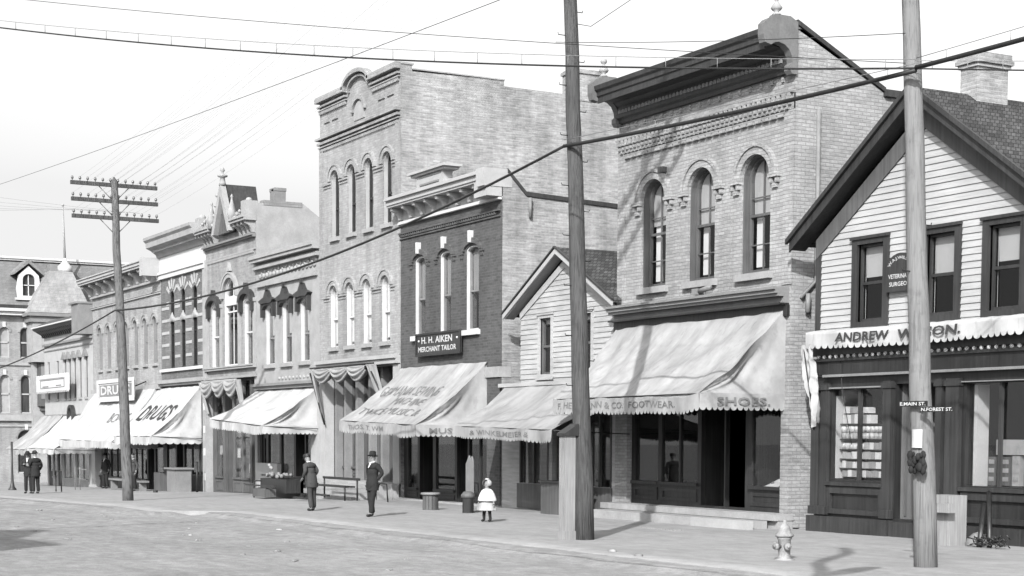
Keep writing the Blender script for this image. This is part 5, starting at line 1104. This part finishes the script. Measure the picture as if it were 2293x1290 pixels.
t = thing('rail', 'low bent iron rail left of the display stand', 'rail', (-13.0, -2.6, -.1)); MB().tube([(-13.35, -2.5, -.15), (-13.35, -2.5, .4), (-13.3, -2.5, .44), (-12.6, -2.5, .46)], .03).tube([(-13.35, -2.5, 0), (-12.4, -2.5, .02)], .02).build('iron_rail', BLACK, t)
b = MB().box(-12.1, -10.9, -3.0, -2.6, -.05, .22).box(-11.9, -11.1, -2.9, -2.7, .22, .26).build('crate', MIDP, None, origin=(-11.5, -2.8, -.05)); tag(b, 'flat dark crate on the sidewalk under the display stand', 'crate')
t = thing('bench', 'low slatted iron bench right of the man in the cap', 'bench', (-7, -2.3, 0))
MB().box(-9.0, -6.2, -2.1, -1.95, .40, .45).box(-9.0, -6.2, -1.9, -1.75, .40, .45).build('seat', DARKP, t); MB().box(-9.0, -6.0, -1.7, -1.66, .62, .7).build('backrest', DARKP, t)
for x in (-8.9, -6.2): MB().tube([(x, -2.1, 0), (x, -2.1, .42)], .03).tube([(x, -1.68, 0), (x, -1.68, .68)], .03).build('leg', BLACK, t)
b = MB().box(-8.6, -7.4, -2.9, -2.8, .0, .06).box(-7.3, -6.2, -2.7, -2.6, .14, .2).build('loose_plank', DARKP, None, origin=(-7.4, -2.8, 0)); tag(b, 'dark loose planks in front of the slatted bench', 'planks')
t = thing('rail', 'iron stair rail behind the man in the dark suit', 'rail', (-5.6, -1.5, 0)); MB().tube([(-6.0, -1.4, .6), (-4.6, -1.4, .55), (-4.5, -1.4, 0)], .025).build('iron_rail', BLACK, t)
# clutter by the drug store
t = thing('bench', 'long pale bench under the drug store awning', 'bench', (-33, -1.6, -.5)); MB().box(-35.5, -30.2, -1.7, -1.3, -.1, -.02).build('seat', GREYP, t); [MB().box(x, x+.15, -1.65, -1.35, -.55, -.1).build('leg', GREYP, t) for x in (-35.3, -33, -30.6)]
b = MB().box(-27.9, -26.7, -1.2, -.5, -.45, .55).box(-28, -26.6, -1.3, -.4, .55, .62).build('counter_box', GREYP, None, origin=(-27.3, -.9, -.45)); tag(b, 'grey counter box at the right end of the striped building', 'box')
b = MB().box(-30.5, -29.5, -1.0, -.4, -.5, .35).build('counter_box', MIDP, None, origin=(-30, -.7, -.5)); MB(); tag(b, 'smaller dark box under the middle of the striped building awning', 'box')
t = thing('hand_rack', 'thin wire rack standing before the drug store door', 'rack', (-36, -3, -.6))
for x in (-36.5, -35.6): MB().tube([(x, -3, -.62), (x, -3, .5)], .02).build('upright', GREYP, t)
MB().tube([(-36.5, -3, -.05), (-34.6, -3, -.05)], .015).tube([(-36.5, -3, .4), (-34.4, -3, .4)], .015).build('crossbar', GREYP, t)
t = thing('street_lamp_post', 'dark fluted iron post at the far left corner', 'post', (-37.7, -5.64, -.62))
MB().lathe((-37.7, -5.64, -.65), [(.2, 0), (.19, .1), (.12, .18), (.07, .4), (.05, 1.0), (.05, 2.3)], 12).build('post_shaft', TRIM, t)
t = thing('rail', 'short dark railing left of the two talking men', 'rail', (-30, -5, -.5)); MB().tube([(-31.8, -5.0, -.5), (-31.8, -5.0, .4), (-30.8, -5.0, .42), (-30.8, -5, -.5)], .03).build('iron_rail', BLACK, t)

# ============================================================ wires
def sagline(a, b, sag, n_=24): a = Vector(a); b = Vector(b); return [a.lerp(b, i/n_)-Vector((0, 0, 4*sag*(i/n_)*(1-i/n_))) for i in range(n_+1)]
def wire(name, pts, r, label, group=None, mat=None):
    o = MB().tube(pts, r, 4).build(name, mat or BLACK, None, origin=pts[0]); tag(o, label, 'cable' if 'cable' in name else 'wire', group); return o
def hung(a, b, sag, gap, r, label, n_=46, every=2):
    t = thing('hung_cable', label, 'cable', tuple(a)); low = sagline(a, b, sag, n_); hi = sagline(Vector(a)+Vector((0, 0, gap*.8)), Vector(b)+Vector((0, 0, gap*.9)), sag-gap*.3, n_)
    MB().tube(low, r, 6).build('heavy_cable', BLACK, t); MB().tube(hi, .006, 4).build('messenger_wire', GREYP, t)
    m = MB()
    for i in range(1, n_, every): m.tube([low[i], hi[i]], .007, 4)
    m.build('hangers', GREYP, t)
hung((22.72, -5.3, 7.42), (3.9, -15.0, 10.86), .28, .16, .016, 'thin cable on wire hangers running from the pale pole across the street to upper left')
hung((22.7, -5.3, 7.42), (27.5, 6.0, 7.9), .1, .14, .012, 'short hanger cable running from the pale pole over the grocery roof')
hung((22.75, -5.32, 7.38), (14.14, -6.2, 7.5), .05, .13, .035, 'heavy lead cable between the dark pole and the pale pole', 16, 2)
hung((22.75, -5.32, 7.42), (34.0, -4.2, 8.0), .1, .17, .035, 'heavy lead cable leaving the pale pole to upper right', 20, 2)
wire('cable', sagline((14.14, -6.2, 7.5), (-12.3, -7.6, 6.05), .62, 30), .03, 'heavy cable sagging from the dark pole down to the crossarm pole')
wire('cable', sagline((-12.3, -7.6, 6.05), (-46, -8.2, 4.4), .5, 20), .028, 'cable descending left from the crossarm pole past the white corner building')
wire('wire', sagline((18.6, -9, 9.17), (-40, -9, 12.46), .15, 20), .007, 'single wire crossing the sky from lower left to upper middle')
wire('wire', sagline((22.45, -5.25, 7.55), (3.9, -15.0, 11.5), .12, 20), .006, 'uppermost thin wire running from the pale pole to the upper left')
wire('wire', sagline((22.4, -5.2, 8.0), (13.98, -6.3, 9.45), .05, 20), .006, 'thin wire from the pale pole to the steps of the dark pole')
wire('wire', [(13.95, -5.8, 9.85), (14.1, -5.6, 9.8), (16.5, -4.6, 10.8)], .007, 'short wire leaving the right side of the dark pole upwards')
for k, z in enumerate((10.13, 9.6, 9.05)):
    for i in range(12):
        if (i*5+k*3) % 4 == 0: continue
        y = -7.47-1.42+.06+(2.84-.12)*i/11
        wire('telephone_wire', sagline((-12.7, y, z+.19), (13.74, y+1.46, (14.1, 13.55, 12.95)[k]+.19), .45, 12), .002, 'one of the fine telephone wires strung between the crossarm poles', 'telephone wires between the crossarm poles', GREYP)
for i in range(5): wire('telephone_wire', sagline((-12.8, -8.6+i*.5, 9.3), (-75, -20+i*1.0, 17.5+i*.8), .6, 12), .004, 'one of the faint wires running left from the crossarm pole', 'faint wires left of the crossarm pole', GREYP)
t = thing('lamp_shadow_caster', 'unseen arc lamp rod and arm, shaped to throw a shadow on the street', 'shadow caster', (30.9, -14.7, 6.6))  # unseen rod and arm, added and thickened to cast the lower right street shadow
MB().tube([(30.9+.12*math.sin(i*.7), -14.7+.1*math.sin(i*.9), 10.6-4.0*i/10) for i in range(11)], .12).build('caster_rod', BLACK, t)
MB().tube([(30.85, -14.5, 6.6), (30.7, -14.0, 6.75), (30.35, -13.4, 6.75), (30.0, -12.8, 6.55)], [.12, .2, .2, .1]).build('caster_arm', BLACK, t)
# ============================================================ people
def skinned(nodes, edges, root=0, sub=1):
    me = bpy.data.meshes.new('t'); me.from_pydata([n[0] for n in nodes], edges, []); o = bpy.data.objects.new('t', me); COL.objects.link(o)
    o.modifiers.new('s', 'SKIN'); 
    if not me.skin_vertices: me.attributes  # created with the modifier
    bm = bmesh.new(); bm.from_mesh(me); sl_ = bm.verts.layers.skin.verify(); bm.verts.ensure_lookup_table()
    for i, n in enumerate(nodes):
        r = n[1]; bm.verts[i][sl_].radius = (r, r) if not isinstance(r, tuple) else r; bm.verts[i][sl_].use_root = (i == root)
    bm.to_mesh(me); bm.free()
    sb = o.modifiers.new('b', 'SUBSURF'); sb.levels = sub; sb.render_levels = sub
    ev = o.evaluated_get(bpy.context.evaluated_depsgraph_get()); m2 = bpy.data.meshes.new_from_object(ev)
    vs = [v.co.copy() for v in m2.vertices]; fs = [tuple(p.vertices) for p in m2.polygons]
    bpy.data.objects.remove(o); bpy.data.meshes.remove(m2); return vs, fs
def person(label, loc, yaw, s, lean=0., arms=None, feet=None, coat=SUIT, trous=SUIT, hat='felt', head=(0, 0), collar=True, coat_len=.72):
    """built facing -Y; yaw turns it"""
    t = thing('person', label, 'person', loc)
    mt = Matrix.Translation(loc) @ Matrix.Rotation(yaw, 4, 'Z') @ Matrix.Scale(s, 4)
    ln = Matrix.Translation((0, 0, .93)) @ Matrix.Rotation(lean, 4, 'X') @ Matrix.Translation((0, 0, -.93))
    U = lambda p: ln @ Vector(p)
    feet = feet or ((-.11, .0), (.11, .0)); arms = arms or (((-.27, .05, 1.17), (-.26, -.04, .95)), ((.27, .05, 1.17), (.26, -.04, .95)))
    hd = U((0, -.03, 1.60)); hr = Matrix.Translation(hd) @ Matrix.Rotation(head[0], 4, 'Z') @ Matrix.Rotation(head[1], 4, 'X')
    N = [(Vector((0, 0, .93)), (.12, .09)), (U((0, 0, 1.1)), (.11, .085)), (U((0, .01, 1.28)), (.12, .09)), (U((0, .02, 1.41)), (.07, .06)), (U((0, .0, 1.51)), .056), (hr @ Vector((0, .01, -.03)), (.068, .082)), (hr @ Vector((0, 0, .05)), (.078, .092)), (hr @ Vector((0, .01, .1)), (.05, .06))]
    E_ = [(0, 1), (1, 2), (2, 3), (3, 4), (4, 5), (5, 6), (6, 7)]
    hands = []
    for sd in (0, 1):
        sx = -1 if sd == 0 else 1; el, wr = arms[sd]; k = len(N)
        N += [(U((sx*.15, .01, 1.385)), .045), (U(el), .04), (U(wr), .033), (U(wr)+(U(wr)-U(el)).normalized()*.07, (.042, .024))]; E_ += [(3, k), (k, k+1), (k+1, k+2), (k+2, k+3)]; hands.append((U(wr), (U(wr)-U(el)).normalized(), sx))
        fx, fy = feet[sd]; k = len(N)
        N += [(Vector((sx*.09, 0, .86)), .09), (Vector(((sx*.09+fx)/2, fy*.5-.03, .48)), .062), (Vector((fx, fy+.02, .08)), .045), (Vector((fx*1.05, fy-.15, .04)), .038)]; E_ += [(0, k), (k, k+1), (k+1, k+2), (k+2, k+3)]
    vs, fs = skinned(N, E_); mb = MB().add([mt @ v for v in vs], fs, True)
    nose = hr @ Vector((0, -.1, .02)); mb.ball(mt @ nose, .016*s, (1, 1.2, 1.4), 6)
    for sx in (-1, 1): mb.ball(mt @ (hr @ Vector((sx*.078, .01, .02))), .02*s, (.5, 1, 1.4), 6)
    for p, d, sx in hands:
        q = p+d*.1; side = d.cross(Vector((0, 1, 0))).normalized()
        for i, L_ in enumerate((.07, .085, .08, .06)):
            a = q+side*(.024-.016*i); mb.tube([mt @ a, mt @ (a+d*L_*.55+Vector((0, -.008, 0))), mt @ (a+d*L_+Vector((0, -.03, 0)))], [.009*s, .0085*s, .006*s], 5)
        a = p+d*.03+side*.03; mb.tube([mt @ a, mt @ (a+d*.04+side*.025), mt @ (a+d*.07+side*.03-Vector((0, .015, 0)))], [.011*s, .01*s, .007*s], 5)
    mb.build('body', SKIN, t)
    for sx in (-1, 1): MB().ball(mt @ (hr @ Vector((sx*.032, -.083, .045))), .008*s, n_=6).build('eye', SUIT, t)
    MB().grid(lambda u, v: mt @ (hr @ Vector((.088*math.sin(PI*(.15+.85*v))*math.cos(PI*(u*1.5-.25)), .03+.1*math.sin(PI*(.15+.85*v))*math.sin(PI*(u*1.5-.25)), .05+.1*math.cos(PI*v*.62)))), 14, 8).build('hair', HAIR, t)
    # coat
    K = [(U((0, 0, 1.0)), (.155, .12)), (U((0, 0, 1.15)), (.165, .13)), (U((0, .01, 1.31)), (.2, .15)), (U((0, .015, 1.41)), (.16, .125)), (U((0, .015, 1.5)), (.075, .075))]; KE = [(0, 1), (1, 2), (2, 3), (3, 4)]
    for sd in (0, 1):
        sx = -1 if sd == 0 else 1; el, wr = arms[sd]; k = len(K)
        K += [(U((sx*.165, .015, 1.385)), .09), (U(Vector(el).lerp(Vector((sx*.18, .01, 1.4)), .5)), .075), (U(el), .062), (U(wr), .05)]; KE += [(3, k), (k, k+1), (k+1, k+2), (k+2, k+3)]
    vs, fs = skinned(K, KE); cm = MB().add([mt @ v for v in vs], fs, True)
    def sk(u, v):
        a = 2*PI*u; r = 1+.15*v+.02*math.sin(5*a+1)*v; z = 1.16-(1.16-coat_len)*v; c_ = U((0, 0, z)) if z > .93 else Vector((0, 0, z)); return mt @ (c_+Vector((.172*r*math.cos(a), .137*r*math.sin(a)+.01*math.sin(9*v), 0)))
    cm.grid(sk, 24, 8); co = cm.build('coat', coat, t)
    if collar:
        MB().lathe(mt @ U((0, .0, 1.485)), [(.068*s, 0), (.062*s, .045*s)], 12).add([mt @ U(q) for q in ((-.045, -.085, 1.49), (.045, -.085, 1.49), (.01, -.165, 1.33), (-.01, -.165, 1.33))], [(0, 1, 2, 3)]).build('shirt', WHITEC, t)
    L = [(Vector((0, 0, .92)), (.15, .12))]; LE = []
    for sd in (0, 1):
        sx = -1 if sd == 0 else 1; fx, fy = feet[sd]; k = len(L)
        L += [(Vector((sx*.09, 0, .82)), .105), (Vector(((sx*.09+fx)/2, fy*.5-.03, .48)), .085), (Vector((fx, fy+.01, .07)), .078)]; LE += [(0, k), (k, k+1), (k+1, k+2)]
    vs, fs = skinned(L, LE); MB().add([mt @ v for v in vs], fs, True).build('trousers', trous, t)
    for sd in (0, 1):
        fx, fy = feet[sd]; vs, fs = skinned([(Vector((fx, fy+.03, .06)), .055), (Vector((fx, fy-.06, .05)), .05), (Vector((fx*1.1, fy-.17, .035)), .04)], [(0, 1), (1, 2)]); MB().add([mt @ v for v in vs], fs, True).build('shoe', BLACK, t)
    if hat:
        h = MB(); hc = Matrix.Translation((0, .0, .085))
        prof = {'felt': [(.15, -.01), (.155, 0), (.1, .012), (.098, .02), (.095, .09), (.075, .125), (.03, .115)], 'cap': [(.1, -.02), (.1, .02), (.105, .05), (.08, .085), (.02, .1)], 'derby': [(.145, 0), (.15, .012), (.1, .005), (.1, .03), (.095, .08), (.06, .12), (.01, .13)]}[hat]
        n_ = 16; vs = []; fs = []
        for r, z in prof:
            for i in range(n_): a = 2*PI*i/n_; vs.append(mt @ (hr @ Vector((r*math.cos(a), .01+r*1.15*math.sin(a), z+.075))))
        for j in range(len(prof)-1):
            for i in range(n_): a = j*n_+i; b = j*n_+(i+1) % n_; fs.append((a, b, b+n_, a+n_))
        fs.append(tuple(range((len(prof)-1)*n_, len(prof)*n_))); h.add(vs, fs, True)
        if hat == 'cap': h.add([mt @ (hr @ Vector(q)) for q in ((-.07, -.09, .07), (.07, -.09, .07), (.05, -.17, .05), (-.05, -.17, .05))], [(0, 1, 2, 3)])
        h.build('hat', SUIT if hat != 'cap' else BLACK, t)
    return t
gzp = ground_z
person('man in dark suit and felt hat with white collar standing hands in pockets', (3.94, -5.64, gzp(3.94)+.012), math.radians(18), .9, -.05, (((-.30, .10, 1.2), (-.15, .02, 1.0)), ((.30, .10, 1.2), (.15, .02, 1.0))), ((-.07, .07), (.06, -.1)), SUIT, SUIT, 'felt', (.55, -.12))
person('stooping man in a grey coat and cap seen from the side beside the slatted bench', (.04, -5.68, .012), math.radians(-68), .88, .26, (((-.26, .06, 1.2), (-.2, -.16, 1.05)), ((.26, .06, 1.2), (.2, -.16, 1.05))), ((-.07, .0), (.08, .06)), SUIT2, SUIT2, 'cap', (0, .35))
person('left one of the two dark suited men talking at the far left', (-27.6, -7.1, gzp(-27.6)+.012), math.radians(60), .97, .06, (((-.27, .0, 1.2), (-.12, -.2, 1.25)), ((.27, .05, 1.17), (.22, -.1, .98))), None, SUIT, SUIT, 'derby', (0, .2))
person('right one of the two dark suited men talking at the far left', (-26.95, -6.95, gzp(-27)+.012), math.radians(-75), .98, .05, (((-.27, .05, 1.17), (-.22, -.08, .98)), ((.27, 0, 1.2), (.1, -.2, 1.2))), None, SUIT, SUIT, 'derby', (0, .15))
person('dark figure standing in the drug store doorway', (-39.0, -.9, gzp(-39)+.02), math.radians(30), .97, 0, None, None, SUIT, SUIT, 'derby')
person('dim figure under the awning near the left end of the striped building', (-30.9, -1.8, gzp(-30.9)+.012), math.radians(20), .95, .05, None, None, SUIT2, SUIT, None)
# child
def child():
    loc = Vector((7.64, -4.38, gzp(7.64)+.012)); t = thing('person', 'small child in white cape, pale skirt, bonnet and dark stockings facing the camera', 'person', loc)
    s = 1.0; mt = Matrix.Translation(loc) @ Matrix.Rotation(math.radians(28), 4, 'Z')
    N = [(Vector((0, 0, .42)), .08), (Vector((0, 0, .58)), .085), (Vector((0, 0, .7)), .075), (Vector((0, 0, .76)), .035), (Vector((0, -.01, .82)), .062), (Vector((0, 0, .9)), .07), (Vector((0, .01, .95)), .04)]; E_ = [(i, i+1) for i in range(6)]
    for sx in (-1, 1):
        k = len(N); N += [(Vector((sx*.1, 0, .68)), .035), (Vector((sx*.18, .0, .55)), .028), (Vector((sx*.21, -.04, .44)), .022), (Vector((sx*.215, -.05, .4)), .024)]; E_ += [(2, k), (k, k+1), (k+1, k+2), (k+2, k+3)]
        k = len(N); N += [(Vector((sx*.06, 0, .36)), .05), (Vector((sx*.08, -.01, .2)), .036), (Vector((sx*.09, .01, .05)), .028), (Vector((sx*.095, -.08, .025)), .024)]; E_ += [(0, k), (k, k+1), (k+1, k+2), (k+2, k+3)]
    vs, fs = skinned(N, E_); m = MB().add([mt @ v for v in vs], fs, True); m.ball(mt @ Vector((0, -.074, .85)), .009, n_=6)
    for sx in (-1, 1):
        for i in range(4): a = Vector((sx*(.2+.01*i), -.05, .395)); m.tube([mt @ a, mt @ (a+Vector((0, -.01, -.04)))], [.007, .005], 5)
        m.tube([mt @ Vector((sx*.195, -.06, .42)), mt @ Vector((sx*.18, -.075, .39))], .007, 5)
    m.build('body', SKIN, t)
    for sx in (-1, 1): MB().ball(mt @ Vector((sx*.026, -.066, .865)), .006, n_=6).build('eye', SUIT, t)
    def ring(prof, k, ph=0., amp=.05):
        def f(u, v):
            x = v*(len(prof)-1); i = min(int(x), len(prof)-2); q = x-i; r = prof[i][0]*(1-q)+prof[i+1][0]*q; z = prof[i][1]*(1-q)+prof[i+1][1]*q
            a = 2*PI*u; r *= 1+amp*v*math.sin(k*a+ph); return mt @ Vector((r*1.12*math.cos(a), r*math.sin(a), z))
        return f
    MB().grid(ring([(.12, .5), (.17, .42), (.2, .32), (.215, .27), (.2, .265)], 9), 60, 12).build('skirt', GREYC, t)
    MB().grid(ring([(.06, .77), (.12, .73), (.165, .64), (.2, .54), (.205, .49), (.18, .48)], 6, 1, .04), 48, 14).build('cape', WHITEC, t)
    MB().grid(lambda u, v: mt @ Vector((.115*math.sin(PI*(.05+.65*v))*math.cos(PI*(u*1.6-.3)), .0+.11*math.sin(PI*(.05+.6*v))*math.sin(PI*(u*1.5-.25))-.01, .885+.105*math.cos(PI*(.05+.6*v)))), 16, 10).ball(mt @ Vector((0, -.0, .985)), .05, (1.3, 1.2, .6), 8).build('bonnet', GREYC, t)
    for sx in (-1, 1):
        vs, fs = skinned([(Vector((sx*.065, 0, .33)), .045), (Vector((sx*.082, -.01, .18)), .042), (Vector((sx*.09, .01, .04)), .036), (Vector((sx*.095, -.09, .03)), .03)], [(0, 1), (1, 2), (2, 3)]); MB().add([mt @ v for v in vs], fs, True).build('stocking', SUIT, t)
child()
